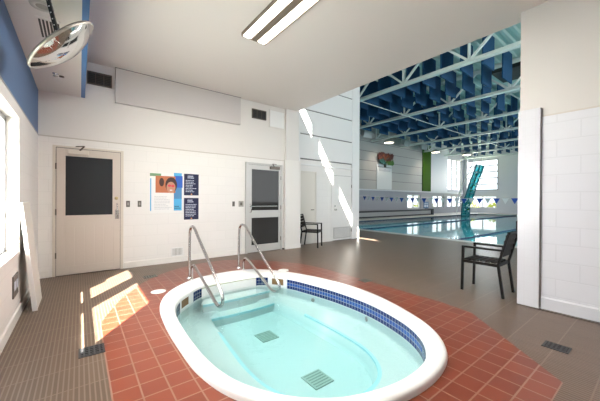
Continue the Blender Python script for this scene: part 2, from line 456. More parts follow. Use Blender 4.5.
# ------------------------------------------------------------------ window in the left wall
w = empty('window_1', (XL, 3.2, WZ0)); struct(w)
gx = XL - .12
fr = MB()
fr.box(gx - .03, gx + .03, WY0, WY0 + .05, WZ0, WZ1).box(gx - .03, gx + .03, WY1 - .05, WY1, WZ0, WZ1)
fr.box(gx - .03, gx + .03, WY0, WY1, WZ0, WZ0 + .05).box(gx - .03, gx + .03, WY0, WY1, WZ1 - .06, WZ1)
box('mullion', (gx - .03, gx + .031, 3.10, 3.43, WZ0 + .05, WZ1 - .06), M['winfl'], w)
fr.box(gx - .03, gx + .03, WY0, WY1, 1.09, 1.135)
fr.build('window_frame', M['winf'], w, .004)
box('pane', (gx - .004, gx + .004, 2.00, 3.11, 1.13, 2.11), M['glass'], w)
box('pane', (gx - .004, gx + .004, 3.42, 4.24, 1.13, 2.11), M['glass'], w)
MB().add([(gx, 2.0, .76), (gx, 3.11, .76), (gx, 3.11, 1.015), (gx, 2.0, 1.015)], [(0, 1, 2, 3)]).build('frosted_pane', M['frost'], w)
MB().add([(gx, 3.42, .76), (gx, 4.24, .76), (gx, 4.24, 1.015), (gx, 3.42, 1.015)], [(0, 1, 2, 3)]).build('frosted_pane', M['frost'], w)
box('window_sill', (XL - .125, XL + .018, WY0 - .02, WY1 + .02, WZ0 - .025, WZ0 + .012), M['winfl'], w, .004)
tr = MB().box(XL - .01, XL + .012, WY1, WY1 + .06, WZ0, WZ1 + .06).box(XL - .01, XL + .012, WY0 - .06, WY0, WZ0, WZ1 + .06).box(XL - .01, XL + .012, WY0, WY1, WZ1, WZ1 + .06)
tr.build('window_casing', M['winfl'], w, .004)

# ------------------------------------------------------------------ doors
def hinge(parent, x, z, y): MB().tube([(x, y, z - .05), (x, y, z + .05)], .010, 8).build('hinge', M['bronze'], parent)

d = struct(empty('door_1', (.13, YB, 0)))
F = MB().box(-.355, -.315, YB - .022, YB + .01, 0, 2.175).box(.595, .640, YB - .022, YB + .01, 0, 2.175).box(-.315, .595, YB - .022, YB + .01, 2.145, 2.175)
F.build('door_frame', M['frame'], d, .003)
box('shadow_gap', (-.318, .598, YB - .006, YB + .01, 0, 2.147), M['gap'], d)
lf = empty('door_leaf', (.13, YB, 0)); lf.parent = d; lf.matrix_parent_inverse = parent_matrix(d).inverted()
y0, y1 = YB - .030, YB - .004
lm = MB()
lm.box(-.308, -.200, y0, y1, .012, 2.135).box(.480, .588, y0, y1, .012, 2.135)
lm.box(-.200, .480, y0, y1, .012, .155).box(-.200, .480, y0, y1, .825, 1.0).box(-.200, .480, y0, y1, 2.018, 2.135)
# recessed lower field of five boards
for k in range(5):
    x0 = -.200 + .136 * k
    lm.box(x0 + .002, x0 + .134, y0 + .008, y1, .155, .825)
lm.build('leaf_panel', M['door'], lf, .003)
box('board_gaps', (-.2, .48, y0 + .013, y1 - .002, .15, .83), M['frame'], lf)
box('glass_pane', (-.200, .480, y0 + .010, y0 + .016, 1.0, 2.018), M['dglass'], lf)
gb = MB().box(-.205, -.190, y0 - .004, y0 + .01, .998, 2.022).box(.47, .485, y0 - .004, y0 + .01, .998, 2.022).box(-.205, .485, y0 - .004, y0 + .01, .995, 1.01).box(-.205, .485, y0 - .004, y0 + .01, 2.01, 2.024)
gb.build('glazing_bead', M['door'], lf)
lk = MB().box(.508, .568, y0 - .004, y0, .93, 1.09).build('handle_plate', M['steel'], lf, .002)
hp = [(.538, y0 - .004, .95), (.538, y0 - .05, .97), (.538, y0 - .055, 1.02), (.538, y0 - .055, 1.12), (.538, y0 - .05, 1.19), (.538, y0 - .004, 1.21)]
MB().tube(hp, .009, 8).build('pull_handle', M['steel'], lf)
MB().lathe([(0, .012), (.026, .010), (.030, 0)], 20, Matrix.Translation((.530, y0, 1.305)) @ Matrix.Rotation(PI / 2, 4, 'X')).build('deadbolt', M['brass'], lf)
for z in (.35, 1.07, 1.83): hinge(d, -.312, z, y0 - .004)
cl = box('door_closer', (-.16, .12, y0 - .055, y0 - .001, 2.04, 2.105), M['frame'], d, .006)
MB().bar((.0, y0 - .03, 2.11), (.06, y0 - .13, 2.175), .02, .012).bar((.06, y0 - .13, 2.175), (-.05, YB - .02, 2.18), .02, .012).build('closer_arm', M['bronze'], d)

d = struct(empty('door_2', (3.65, YB, 0)))
y0, y1 = YB - .035, YB - .005
MB().box(3.125, 3.175, YB - .05, YB + .01, 0, 2.19).box(4.125, 4.17, YB - .05, YB + .01, 0, 2.19).box(3.175, 4.125, YB - .05, YB + .01, 2.145, 2.19).build('door_frame', M['alu'], d, .003)
box('shadow_gap', (3.17, 4.13, YB - .008, YB + .01, 0, 2.147), M['gap'], d)
lf = empty('door_leaf', (3.65, YB, 0)); lf.parent = d; lf.matrix_parent_inverse = parent_matrix(d).inverted()
lm = MB().box(3.182, 3.285, y0, y1, .012, 2.138).box(4.060, 4.118, y0, y1, .012, 2.138)
lm.box(3.285, 4.06, y0, y1, .012, .19).box(3.285, 4.06, y0, y1, .85, 1.03).box(3.285, 4.06, y0, y1, 2.03, 2.138)
lm.build('leaf_frame', M['alu'], lf, .003)
box('upper_glass', (3.285, 4.06, y0 + .010, y0 + .016, 1.03, 2.03), M['dglass2'], lf)
box('lower_glass', (3.285, 4.06, y0 + .010, y0 + .016, .19, .85), M['dglass2'], lf)
MB().tube([(3.24, y0, .98), (3.24, y0 - .06, 1.0), (3.24, y0 - .06, 1.16), (3.24, y0, 1.18)], .011, 8).build('pull_handle', M['steel'], lf)
MB().tube([(3.22, y0 - .03, 1.13), (4.0, y0 - .03, 1.13)], .012, 8).build('push_bar', M['steel'], lf)
box('door_closer', (3.78, 4.06, y0 - .055, y0 - .001, 2.06, 2.125), M['bronze'], d, .006)
MB().bar((3.9, y0 - .03, 2.13), (3.80, y0 - .12, 2.18), .02, .012).bar((3.80, y0 - .12, 2.18), (3.98, YB - .04, 2.19), .02, .012).build('closer_arm', M['bronze'], d)
for z in (.3, 1.1, 1.85): hinge(d, 4.121, z, y0 - .006)
struct(MB().box(4.19, 4.23, YB - .06, YB - .012, 0, .03).build('trim_14', M['black']))

d = struct(empty('door_3', (5.2, W2, 0)))
MB().box(5.575, 5.625, W2 - .02, W2 + .01, 0, 2.13).box(4.76, 5.575, W2 - .02, W2 + .01, 2.085, 2.13).build('door_frame', M['door2'], d, .003)
box('leaf_panel', (4.765, 5.568, W2 - .014, W2 + .004, .01, 2.08), M['door2'], d, .002)
MB().tube([(5.49, W2 - .014, 1.0), (5.49, W2 - .06, 1.0), (5.38, W2 - .06, 1.0)], .012, 8).build('lever_handle', M['bronze'], d)
d = struct(empty('door_4', (6.75, W2, 0)))
MB().box(6.24, 6.30, W2 - .02, W2 + .01, 0, 2.12).box(6.30, 7.17, W2 - .02, W2 + .01, 2.075, 2.12).build('door_frame', M['doorw'], d, .003)
box('shadow_gap', (6.298, 7.16, W2 - .004, W2 + .004, 0, 2.077), M['gap'], d)
lf = box('leaf_panel', (6.306, 7.155, W2 - .014, W2 + .004, .012, 2.068), M['doorw'], d, .002)
lv = MB()
for k in range(9): lv.bar((6.36, W2 - .022, .10 + .036 * k), (7.09, W2 - .022, .10 + .036 * k), .022, .012)
lv.box(6.34, 6.36, W2 - .03, W2 - .012, .08, .42).box(7.09, 7.11, W2 - .03, W2 - .012, .08, .42).box(6.34, 7.11, W2 - .03, W2 - .012, .405, .42).box(6.34, 7.11, W2 - .03, W2 - .012, .07, .085)
lv.build('louvre', M['alu'], d)
MB().lathe([(.03, 0), (.032, .012), (.014, .02), (.014, .04), (.028, .05), (.026, .07), (0, .075)], 16, Matrix.Translation((6.40, W2 - .014, .99)) @ Matrix.Rotation(PI / 2, 4, 'X')).build('knob', M['steel'], d)
MB().lathe([(.024, 0), (.024, .012), (0, .015)], 16, Matrix.Translation((6.40, W2 - .014, 1.10)) @ Matrix.Rotation(PI / 2, 4, 'X')).build('deadbolt', M['steel'], d)
for z in (.3, 1.75): hinge(d, 7.158, z, W2 - .02)

# ------------------------------------------------------------------ things on the back wall
t = tag(box('wall_panel', (.505, 2.98, YB - .045, YB + .02, 3.045, 3.675), M['panel'], bevel=.004), 'long pale grey flat panel high on the back wall under the ceiling', 'panel')
t2 = MB().box(.50, 2.985, YB - .05, YB - .02, 3.668, 3.679).build('top_edge', M['reveal'], t)

def vent(x0, x1, z0, z1, label):
    e = empty('air_vent', ((x0 + x1) / 2, YB, z0), label, 'vent')
    box('back_plate', (x0 + .01, x1 - .01, YB - .004, YB + .02, z0 + .01, z1 - .01), M['black'], e)
    MB().box(x0, x1, YB - .018, YB + .02, z0, z0 + .018).box(x0, x1, YB - .018, YB + .02, z1 - .018, z1).box(x0, x0 + .018, YB - .018, YB + .02, z0, z1).box(x1 - .018, x1, YB - .018, YB + .02, z0, z1).build('frame', M['bronze'], e)
    n = 6
    for k in range(n):
        z = z0 + .02 + (z1 - z0 - .04) * (k + .5) / n
        MB().bar((x0 + .015, YB - .008, z), (x1 - .015, YB - .008, z), .012, .02, (0, .7, .7)).build('blade', M['vent'], e)
    for k in (1, 2): 
        x = x0 + (x1 - x0) * k / 3
        box('mullion', (x - .004, x + .004, YB - .02, YB, z0 + .01, z1 - .01), M['bronze'], e)
vent(.095, .455, 3.30, 3.52, 'dark louvred air vent left of the long grey wall panel')
vent(3.30, 3.69, 3.275, 3.50, 'dark louvred air vent right of the long grey wall panel')
e = empty('access_panel', (4.02, YB, 3.13), 'white square access panel high on the back wall beside the pilaster', 'panel')
box('cover', (3.81, 4.235, YB - .006, YB + .02, 3.15, 3.56), M['white'], e, .002)
MB().box(3.79, 4.25, YB - .003, YB + .02, 3.13, 3.15).box(3.79, 4.25, YB - .003, YB + .02, 3.56, 3.58).box(3.79, 3.81, YB - .003, YB + .02, 3.13, 3.58).box(4.235, 4.25, YB - .003, YB + .02, 3.13, 3.58).build('frame', M['upper'], e)

e = empty('wall_grille', (1.6, YB, .08), 'small white louvred grille low on the back wall near the floor', 'grille')
box('back_plate', (1.49, 1.70, YB - .002, YB + .004, .13, .295), M['plate'], e)
MB().box(1.48, 1.71, YB - .014, YB + .005, .125, .14).box(1.48, 1.71, YB - .014, YB + .005, .285, .30).box(1.48, 1.50, YB - .014, YB + .005, .125, .30).box(1.69, 1.71, YB - .014, YB + .005, .125, .30).build('frame', M['white'], e)
for k in range(7): MB().box(1.51 + .0265 * k, 1.522 + .0265 * k, YB - .011, YB + .003, .14, .285).build('blade', M['white'], e)

def switch(x, z, w, h, mp, label, mb, cat='switch plate'):
    e = empty('switch_plate', (x, YB, z), label, cat)
    box('plate', (x - w / 2, x + w / 2, YB - .008, YB + .004, z - h / 2, z + h / 2), mp, e, .002)
    box('button', (x - w * .22, x + w * .22, YB - .014, YB - .007, z - h * .25, z + h * .25), mb, e, .002)
switch(.715, 1.20, .062, .115, M['plated'], 'dark switch plate nearer the beige door, left of the poster', M['plate'])
switch(.905, 1.20, .062, .115, M['plated'], 'dark switch plate nearer the poster, right of the beige door', M['plate'])
switch(2.83, 1.19, .06, .115, M['plated'], 'small narrow dark plate left of the square metal plate by the glazed door', M['bronze'])
switch(3.02, 1.19, .125, .135, M['plate'], 'square metal plate with a dark button beside the glazed grey door', M['bronze'])

# poster
YP = YB - .006
e = empty('poster', (1.38, YB, 1.02), 'white poster with a photo of a person in goggles and blue side bars', 'poster')
box('sheet', (1.075, 1.69, YP - .002, YB + .004, 1.02, 1.82), M['paper'], e)
yy = YP - .003
box('green_bar', (1.08, 1.28, yy - .001, YP, 1.745, 1.80), M['green'], e)
box('side_line', (1.085, 1.105, yy - .001, YP, 1.06, 1.70), M['sky1'], e)
box('side_bar', (1.52, 1.675, yy - .001, YP, 1.06, 1.83), M['sky1'], e)
box('dark_side_bar', (1.52, 1.675, yy - .002, YP, 1.30, 1.76), M['steelb'], e)
box('royal_block', (1.535, 1.69, yy - .003, YP, 1.53, 1.77), M['royal'], e)
ph = box('photo', (1.18, 1.55, yy - .004, YP, 1.42, 1.755), M['brick_o'], e)
def disc(name, cx, cz, rx, rz, y, m, parent, a0=0, a1=2 * PI, n=24):
    pts = [(cx + rx * math.cos(a0 + (a1 - a0) * i / n), cz + rz * math.sin(a0 + (a1 - a0) * i / n)) for i in range(n)]
    return MB().poly(pts, y, y + .0012, 'Y').build(name, m, parent)
disc('dark_hair', 1.47, 1.580, .112, .155, yy - .0055, M['hair'], ph)
disc('dark_background', 1.29, 1.63, .045, .085, yy - .0050, M['hair'], ph)
disc('face', 1.465, 1.53, .085, .115, yy - .0068, M['skin'], ph)
disc('goggle_lens', 1.435, 1.565, .032, .024, yy - .0080, M['pink'], ph)
disc('goggle_lens', 1.50, 1.560, .032, .024, yy - .0080, M['pink'], ph)
disc('mouth', 1.465, 1.475, .028, .010, yy - .0080, M['paper'], ph)
def text_lines(parent, x0, x1, z0, z1, n, m, y, seed, h=.45):
    r = random.Random(seed); mb = MB(); p = (z1 - z0) / n
    for k in range(n):
        z = z1 - p * (k + .5); x = x0; end = x0 + (x1 - x0) * r.uniform(.6, 1)
        while x < end - .012:
            wd = r.uniform(.008, .015) if n == 2 else r.uniform(.015, .05); xe = min(x + wd, end)
            mb.box(x, xe, y, y + .001, z - p * h / 2, z + p * h / 2); x = xe + (.005 if n == 2 else .008)
    return mb.build('lettering', m, parent)
text_lines(e, 1.16, 1.49, 1.08, 1.36, 9, M['txtg'], yy - .001, 3, .3)
text_lines(e, 1.53, 1.66, 1.09, 1.16, 2, M['navy'], yy - .002, 4, .5)

def navy_sign(x0, x1, z0, z1, label, seed):
    e = empty('notice_sign', ((x0 + x1) / 2, YB, z0), label, 'sign', )
    box('board', (x0, x1, YB - .010, YB + .004, z0, z1), M['navy'], e, .002)
    y = YB - .0118
    text_lines(e, x0 + .07, x1 - .07, z1 - .10, z1 - .03, 2, M['txtw'], y, seed, .6)
    text_lines(e, x0 + .03, x1 - .04, z0 + .06, z1 - .12, 8, M['txtw'], y, seed + 1, .35)
    disc('orange_mark', (x0 + x1) / 2, z0 + .025, .016, .012, y, M['txto'], e)
navy_sign(1.722, 2.022, 1.375, 1.825, 'upper of two navy rules signs with white lettering beside the poster', 11)
navy_sign(1.722, 2.022, .865, 1.320, 'lower of two navy rules signs with white lettering beside the poster', 21)

# ------------------------------------------------------------------ things on the left wall and soffit
e = empty('leaning_board', (-.4, 4.7, 0), 'white panel leaning against the left wall beside the window', 'board')
def lean(name, t0, t1, ya0, ya1, yb0, yb1, m, xo):
    # between thickness offsets t0..t1, bottom edge ya0..ya1, top edge yb0..yb1
    vs = [(-.385 - t0, ya0, 0.002), (-.385 - t0, ya1, 0.002), (-.485 - t0 * .6, yb1, 1.25), (-.485 - t0 * .6, yb0, 1.25),
          (-.385 - t1, ya0, 0.002), (-.385 - t1, ya1, 0.002), (-.485 - t1 * .6, yb1, 1.25), (-.485 - t1 * .6, yb0, 1.25)]
    return MB().add(vs, [(0, 1, 2, 3), (7, 6, 5, 4), (0, 4, 5, 1), (1, 5, 6, 2), (2, 6, 7, 3), (3, 7, 4, 0)]).build(name, m, e, .002)
lean('panel', 0, .038, 4.46, 4.98, 4.22, 4.78, M['beige'], 0)
lean('edge_strip', -.004, .042, 4.445, 4.462, 4.205, 4.222, M['whitem'], 0)
e = empty('wall_plate', (XL, 4.12, .29), 'dark rectangular plate with pale symbols low on the left wall under the window', 'plate')
box('plate', (XL - .004, XL + .012, 3.985, 4.265, .29, .51), M['plated'], e, .002)
for k in range(2):
    MB().box(XL + .012, XL + .0135, 4.02 + .12 * k, 4.10 + .12 * k, .36, .45).build('symbol', M['txtw'], e)
e = empty('notice_sheet', (XL, 4.95, 1.0), 'pale notice sheet with faint grey lettering on the left wall behind the leaning board', 'sign')
box('sheet', (XL - .004, XL + .003, 4.72, 5.16, .985, 1.255), M['white'], e)
for r_ in range(4):
    mb = MB(); rr = random.Random(r_); y = 4.76
    while y < 5.08:
        wd = rr.uniform(.03, .08); mb.box(XL + .003, XL + .004, y, min(y + wd, 5.12), 1.205 - .06 * r_, 1.225 - .06 * r_); y += wd + .02
    mb.build('lettering', M['txtg'], e)

ZS = 3.04
e = empty('soffit_vent', (-.25, 3.93, ZS), 'rectangular ceiling vent with dark slots in the soffit above the round mirror', 'vent')
box('frame', (-.345, -.155, 3.70, 4.16, ZS - .008, ZS + .004), M['soffit'], e)
for k in range(6): box('slot', (-.325 + .028 * k, -.308 + .028 * k, 3.73, 4.13, ZS - .010, ZS - .002), M['black'], e)
e = empty('ceiling_speaker', (-.275, 3.48, ZS), 'round grey recessed ceiling fitting in the soffit nearest the camera', 'ceiling fitting')
MB().lathe([(.0, -.004), (.045, -.004), (.05, -.012), (.085, -.012), (.09, 0), (.09, .003)], 28, Matrix.Translation((-.275, 3.48, ZS))).build('ring', M['alu'], e)
MB().lathe([(0, -.006), (.045, -.006)], 20, Matrix.Translation((-.275, 3.48, ZS - .004))).build('cone', M['plate'], e)
e = empty('sprinkler', (-.25, 5.27, ZS), 'small chrome sprinkler head on the soffit near the back wall', 'sprinkler')
MB().lathe([(.035, 0), (.035, -.006), (.012, -.012), (.010, -.035), (.028, -.038), (.028, -.042), (0, -.042)], 16, Matrix.Translation((-.275, 5.25, ZS))).build('head', M['steel'], e)
MB().lathe([(.03, 0), (.03, -.012), (0, -.014)], 16, Matrix.Translation((-.21, 5.32, ZS))).build('cap', M['bronze'], e)

# convex mirror hung from the soffit
mc = Vector((-.128, 3.245, 2.635))
F_ = Vector((.6107, .7919, 0)); R_ = Vector((.7919, -.6107, 0)); U_ = Vector((0, 0, 1))
V_ = (mc - Vector((0, 0, 1.3))).normalized()          # the mirror is seen nearly edge on
Rs = V_.cross(U_).normalized(); Us = Rs.cross(V_)
MA = math.radians(49)
ax_major = Rs * math.cos(MA) + Us * math.sin(MA)
nrm = (Rs * math.sin(MA) - Us * math.cos(MA))
nrm = (nrm * .97 - V_ * .24).normalized()
e = empty('convex_mirror', mc, 'round convex safety mirror hanging from the soffit at upper left', 'mirror')
zq = nrm; xq = ax_major; yq = zq.cross(xq).normalized(); xq = yq.cross(zq)
RM = Matrix.Translation(mc) @ Matrix((xq, yq, zq)).transposed().to_4x4()
prof = [(.311, -.012), (.318, -.004), (.318, .010), (.308, .016)]
MB().lathe([(0.0, -.014)] + prof, 56, RM).build('rim', M['plate'], e)
dome = [(.309 * math.sin(a) / math.sin(.55), .014 + .309 * (math.cos(a) - math.cos(.55)) / math.sin(.55)) for a in [.55 * (1 - k / 10) for k in range(11)]]
MB().lathe(dome, 56, RM).build('mirror_dome', mat('mirror_acrylic', (.80, .79, .77), .05, 1.0), e)
back = RM @ Vector((0, 0, -.02))
top = Vector((-.235, 3.10, 3.04))
MB().bar(back, (back.x - .02, back.y - .02, back.z + .08), .05, .02).build('mount', M['bronze'], e)
rp = MB().bar((back.x - .01, back.y - .01, back.z + .05), top, .032, .014)
rod = rp.build('hanger_strap', M['black'], e)
for k in range(8):
    p = Vector((back.x - .01, back.y - .01, back.z + .05)).lerp(top, (k + .7) / 8.4)
    q = p - F_ * .012
    MB().lathe([(0, .0), (.006, 0)], 8, Matrix.Translation(q) @ F_.to_track_quat('Z', 'Y').to_matrix().to_4x4()).build('hole', M['white'], rod)
box('ceiling_plate', (top.x - .04, top.x + .04, top.y - .04, top.y + .04, 3.028, 3.041), M['bronze'], e)

# fluorescent fixture on the ceiling
e = empty('ceiling_light', (2.03, 2.6, ZC), 'two-tube fluorescent fixture in a bronze metal tray on the white ceiling', 'ceiling light')
lx0, lx1, ly0, ly1 = 1.82, 2.215, 1.32, 3.75
MB().box(lx0, lx1, ly0, ly1, ZC - .012, ZC + .01).box(lx0, lx0 + .012, ly0, ly1, ZC - .055, ZC).box(lx1 - .012, lx1, ly0, ly1, ZC - .055, ZC).box(lx0, lx1, ly1 - .012, ly1, ZC - .055, ZC).box(lx0, lx1, ly0, ly0 + .012, ZC - .055, ZC).build('tray', M['fixm'], e)
for x in (1.90, 2.135):
    P = [(x - .062, ZC - .012), (x - .062, ZC - .045), (x - .035, ZC - .058), (x + .035, ZC - .058), (x + .062, ZC - .045), (x + .062, ZC - .012)]
    MB().poly(P, ly0 + .02, ly1 - .02, 'Y').build('lens', M['tube'], e)
MB().box(1.965, 2.07, ly0 + .012, ly1 - .012, ZC - .050, ZC - .01).build('spine', M['fixm'], e)

# ------------------------------------------------------------------ drains and lids on the deck
def drain(x0, x1, y0, y1, label, m, nx=4, ny=5):
    e = empty('floor_drain', ((x0 + x1) / 2, (y0 + y1) / 2, 0), label, 'floor drain')
    box('pit', (x0 + .008, x1 - .008, y0 + .008, y1 - .008, 0.0005, .0015), M['drainpit'], e)
    g = MB(); f = .014
    g.box(x0, x1, y0, y0 + f, .0, .006).box(x0, x1, y1 - f, y1, .0, .006).box(x0, x0 + f, y0, y1, .0, .006).box(x1 - f, x1, y0, y1, .0, .006)
    for k in range(1, nx): 
        x = x0 + (x1 - x0) * k / nx; g.box(x - .006, x + .006, y0, y1, .001, .005)
    for k in range(1, ny):
        y = y0 + (y1 - y0) * k / ny; g.box(x0, x1, y - .006, y + .006, .001, .005)
    g.build('grate', m, e)
drain(-.005, .175, 2.915, 3.095, 'square black grate in the brown floor at the left edge of the red tile', M['grate'], 5, 5)
drain(3.285, 3.435, .52, .70, 'dark grate in the brown floor near the right wall, right of the red tile', M['grate'], 6, 6)
drain(.835, 1.035, 5.21, 5.37, 'grey grate by the back wall near the beige door', M['gratel'], 5, 4)
drain(3.56, 3.74, 2.92, 3.08, 'small dark grate at the far edge of the red tile beyond the spa', M['gratel'], 5, 4)
def lid(x, y, r, label):
    e = empty('skimmer_lid', (x, y, 0), label, 'lid')
    MB().lathe([(r, 0), (r, .006), (r - .008, .010), (0, .011)], 36, Matrix.Translation((x, y, 0))).build('cover', M['gel'], e)
    MB().lathe([(r + .012, .0), (r + .012, .004), (r - .002, .004)], 36, Matrix.Translation((x, y, 0))).build('ring', M['white'], e)
lid(.875, 4.37, .085, 'white round lid on the red tile left of the spa')
lid(2.965, 4.33, .085, 'white round lid on the red tile behind the far rim of the spa')

# ------------------------------------------------------------------ the spa
spa = empty('hot_tub', (CX, CY, 0), 'white oval sunken hot tub with a raised rim set in red tile', 'hot tub')
def loft(rings, name, m, parent, close_bottom=False, smooth=True):
    vs = []; fs = []; n = len(rings[0])
    for r in rings: vs += r
    for i in range(len(rings) - 1):
        for j in range(n):
            fs.append((i * n + j, i * n + (j + 1) % n, (i + 1) * n + (j + 1) % n, (i + 1) * n + j))
    mb = MB().add(vs, fs, smooth)
    if close_bottom: mb.add(rings[-1], [tuple(range(n))])
    return mb.build(name, m, parent)
def entrance(p):  # 1 inside the flat entry between the handrails
    a = math.atan2(p.y - CY, p.x - CX)
    return max(0, min(1, (.42 - abs(a - PI / 2 - .02)) / .12))
rings = []
for s, z in ((-.02, 0.0), (-.02, .018), (.02, .036), (.10, .050), (.3, .056), (.6, .056), (.82, .050), (.93, .040), (.985, .025), (1.0, .010), (1.0, -.02)):
    ring = []
    for o, i in zip(OUT, INN):
        p = o.lerp(i, s); w = entrance(i)
        zz = z if s <= .1 else z * (1 - .55 * w)
        ring.append((p.x, p.y, zz))
    rings.append(ring)
loft(rings, 'rim', M['gel'], spa)
loft([[(p.x, p.y, z) for p in INN] for z in (-.02, WZ - .03)], 'upper_wall', M['gel'], spa)
# basin: wall to bench, bench, bench riser, floor
def shr(P, d):
    return [p + (Vector((CX, CY)) - p).normalized() * d for p in P]
bz = [[(p.x, p.y, WZ - .03) for p in INN], [(p.x, p.y, BZ + .05) for p in INN], [(p.x, p.y, BZ + .012) for p in shr(INN, .015)], [(p.x, p.y, BZ) for p in shr(INN, .05)],
      [(p.x, p.y, BZ) for p in shr(BEN, -.03)], [(p.x, p.y, BZ - .01) for p in BEN], [(p.x, p.y, FZ + .04) for p in shr(BEN, .02)], [(p.x, p.y, FZ) for p in shr(BEN, .06)]]
loft(bz, 'basin', M['basin'], spa, True)
# coloured marking along the bench nosing
k0 = [k for k in range(NP) if not (.55 < math.atan2(BEN[k].y - CY, BEN[k].x - CX) < 2.35)]
ks = sorted(k0, key=lambda k: (math.atan2(BEN[k].y - CY, BEN[k].x - CX) - 2.35) % (2 * PI))
seg = MB()
A1 = [(p.x, p.y, BZ + .0025) for p in shr(BEN, -.035)]; A2 = [(p.x, p.y, BZ + .001) for p in shr(BEN, .003)]; A3 = [(p.x, p.y, BZ - .02) for p in shr(BEN, .006)]
for a_, b_ in zip(ks[:-1], ks[1:]):
    seg.add([A1[a_], A1[b_], A2[b_], A2[a_]], [(0, 1, 2, 3)]); seg.add([A2[a_], A2[b_], A3[b_], A3[a_]], [(0, 1, 2, 3)])
seg.build('bench_edge_line', M['teal_edge'], spa)
# steps at the entry
for z, ya, yb in ((-.19, 3.99, 4.235), (-.33, 3.79, 4.10)):
    P = []
    for k in range(13):
        x = 1.37 + 1.09 * k / 12; P.append((x, ya - .03 * math.sin(PI * k / 12)))
    P += [(2.44, max(ya + .01, yb - .15)), (2.34, yb - .01), (1.46, yb - .01), (1.38, max(ya + .01, yb - .15))]
    st = MB().poly(P, FZ - .01, z, 'Z').build('step', M['basin'], spa, .012)
    ln = MB()
    for k in range(12):
        (x0, y0), (x1, y1) = P[k], P[k + 1]
        ln.add([(x0, y0 - .003, z + .002), (x1, y1 - .003, z + .002), (x1, y1 + .015, z + .002), (x0, y0 + .015, z + .002)], [(0, 1, 2, 3)])
        ln.add([(x0, y0 - .003, z + .002), (x1, y1 - .003, z + .002), (x1, y1 - .003, z - .03), (x0, y0 - .003, z - .03)], [(0, 1, 2, 3)])
    ln.build('step_edge_line', M['teal_edge'], st)
# tile band and skimmers on the inner wall
cum = [0.0]
for k in range(NP): cum.append(cum[-1] + (INN[(k + 1) % NP] - INN[k]).length)
def kx(x, y):  # nearest index
    return min(range(NP), key=lambda k: (INN[k] - Vector((x, y))).length)
TI = shr(INN, .004)
def band(name, a, b, z0, z1, m, parent, off=0.0):
    ids = []; k = a
    while True:
        ids.append(k % NP)
        if k % NP == b: break
        k += 1
    vs = []; fs = []; uvs = []
    s = 0.0
    P = shr(INN, .004 + off)
    for n, k in enumerate(ids):
        if n: s += (INN[k] - INN[ids[n - 1]]).length
        vs += [(P[k].x, P[k].y, z0), (P[k].x, P[k].y, z1)]; uvs += [(s, z0 - z1 + .15), (s, .15)]
    for n in range(len(ids) - 1): fs.append((2 * n, 2 * n + 2, 2 * n + 3, 2 * n + 1))
    me = bpy.data.meshes.new(name); me.from_pydata(vs, [], fs)
    ul = me.uv_layers.new(name='UVMap')
    for lp in me.loops: ul.data[lp.index].uv = uvs[lp.vertex_index]
    me.materials.append(m)
    o = bpy.data.objects.new(name, me); COL.objects.link(o); o.parent = parent
    o.matrix_parent_inverse = parent_matrix(parent).inverted()
    return o
TT = -.004
def tile_run(a, b, m1=None):
    if m1: band('tile_band', a, b, TT - .15, TT, m1, spa); return
    band('tile_row', a, b, TT - .05, TT, M['tile_d'], spa)
    band('tile_row', a, b, TT - .10, TT - .05, M['tile_l'], spa)
    band('tile_row', a, b, TT - .15, TT - .10, M['tile_d'], spa)
# indices grow counter-clockwise: right side (angle 0) upward to the entry, then down the left side
kr_end = kx(2.71, 3.80)
tile_run(kx(.98, 3.70) + 3, kr_end)                 # long run round the far side, under the near rim and back to the left
band('tile_panel', kx(2.47, 4.12), kx(2.36, 4.20) + 1, TT - .13, TT, M['tile_d'], spa)
band('tile_panel', kx(1.44, 4.19), kx(1.24, 4.04), TT - .13, TT, M['tile_d'], spa)
band('skimmer', kx(2.655, 3.88), kx(2.56, 4.02), TT - .11, TT - .01, M['skim'], spa)
band('skimmer', kx(1.16, 3.96), kx(1.04, 3.82), TT - .11, TT - .01, M['skim'], spa)
band('slate_panel', kx(.985, 3.75), kx(.90, 3.55), TT - .14, TT, M['tile_g'], spa, .003)
# main drains
for (x, y) in ((1.89, 3.13), (1.835, 2.085)):
    g = empty('main_drain', (x, y, FZ)); g.parent = spa; g.matrix_parent_inverse = parent_matrix(spa).inverted()
    box('cover', (x - .115, x + .115, y - .115, y + .115, FZ, FZ + .012), mat('drain_cover_green', (.34, .42, .37), .5), g, .004)
    for k in range(6): box('slot', (x - .095, x + .095, y - .095 + .036 * k, y - .082 + .036 * k, FZ + .012, FZ + .0135), mat('drain_slot_green', (.20, .26, .23), .5), g)
for (x, y, z) in ((2.87, 2.3, -.2), (2.80, 3.3, -.22), (1.0, 3.6, -.22)):
    k = kx(x, y); p = shr(INN, .006)[k]; nn = (Vector((CX, CY)) - INN[k]).normalized()
    MB().lathe([(.03, 0), (.03, .008), (.014, .010), (0, .006)], 14, Matrix.Translation((p.x, p.y, z)) @ Vector((nn.x, nn.y, 0)).to_track_quat('Z', 'Y').to_matrix().to_4x4()).build('jet', M['plate'], spa)
# water body
wp = shr(INN, .002)
bw = [[(p.x, p.y, z) for p in wp] for z in (WZ, BZ - .02)] 
mb = MB(); n = NP
vs = [(p.x, p.y, WZ) for p in wp] + [(p.x, p.y, FZ - .03) for p in wp]
mb.add(vs, [tuple(range(n)), tuple(range(2 * n - 1, n - 1, -1))] + [(i, n + i, n + (i + 1) % n, (i + 1) % n) for i in range(n)])
tag(mb.build('spa_water', M['spaw']), 'clear pale teal water filling the hot tub', 'water')

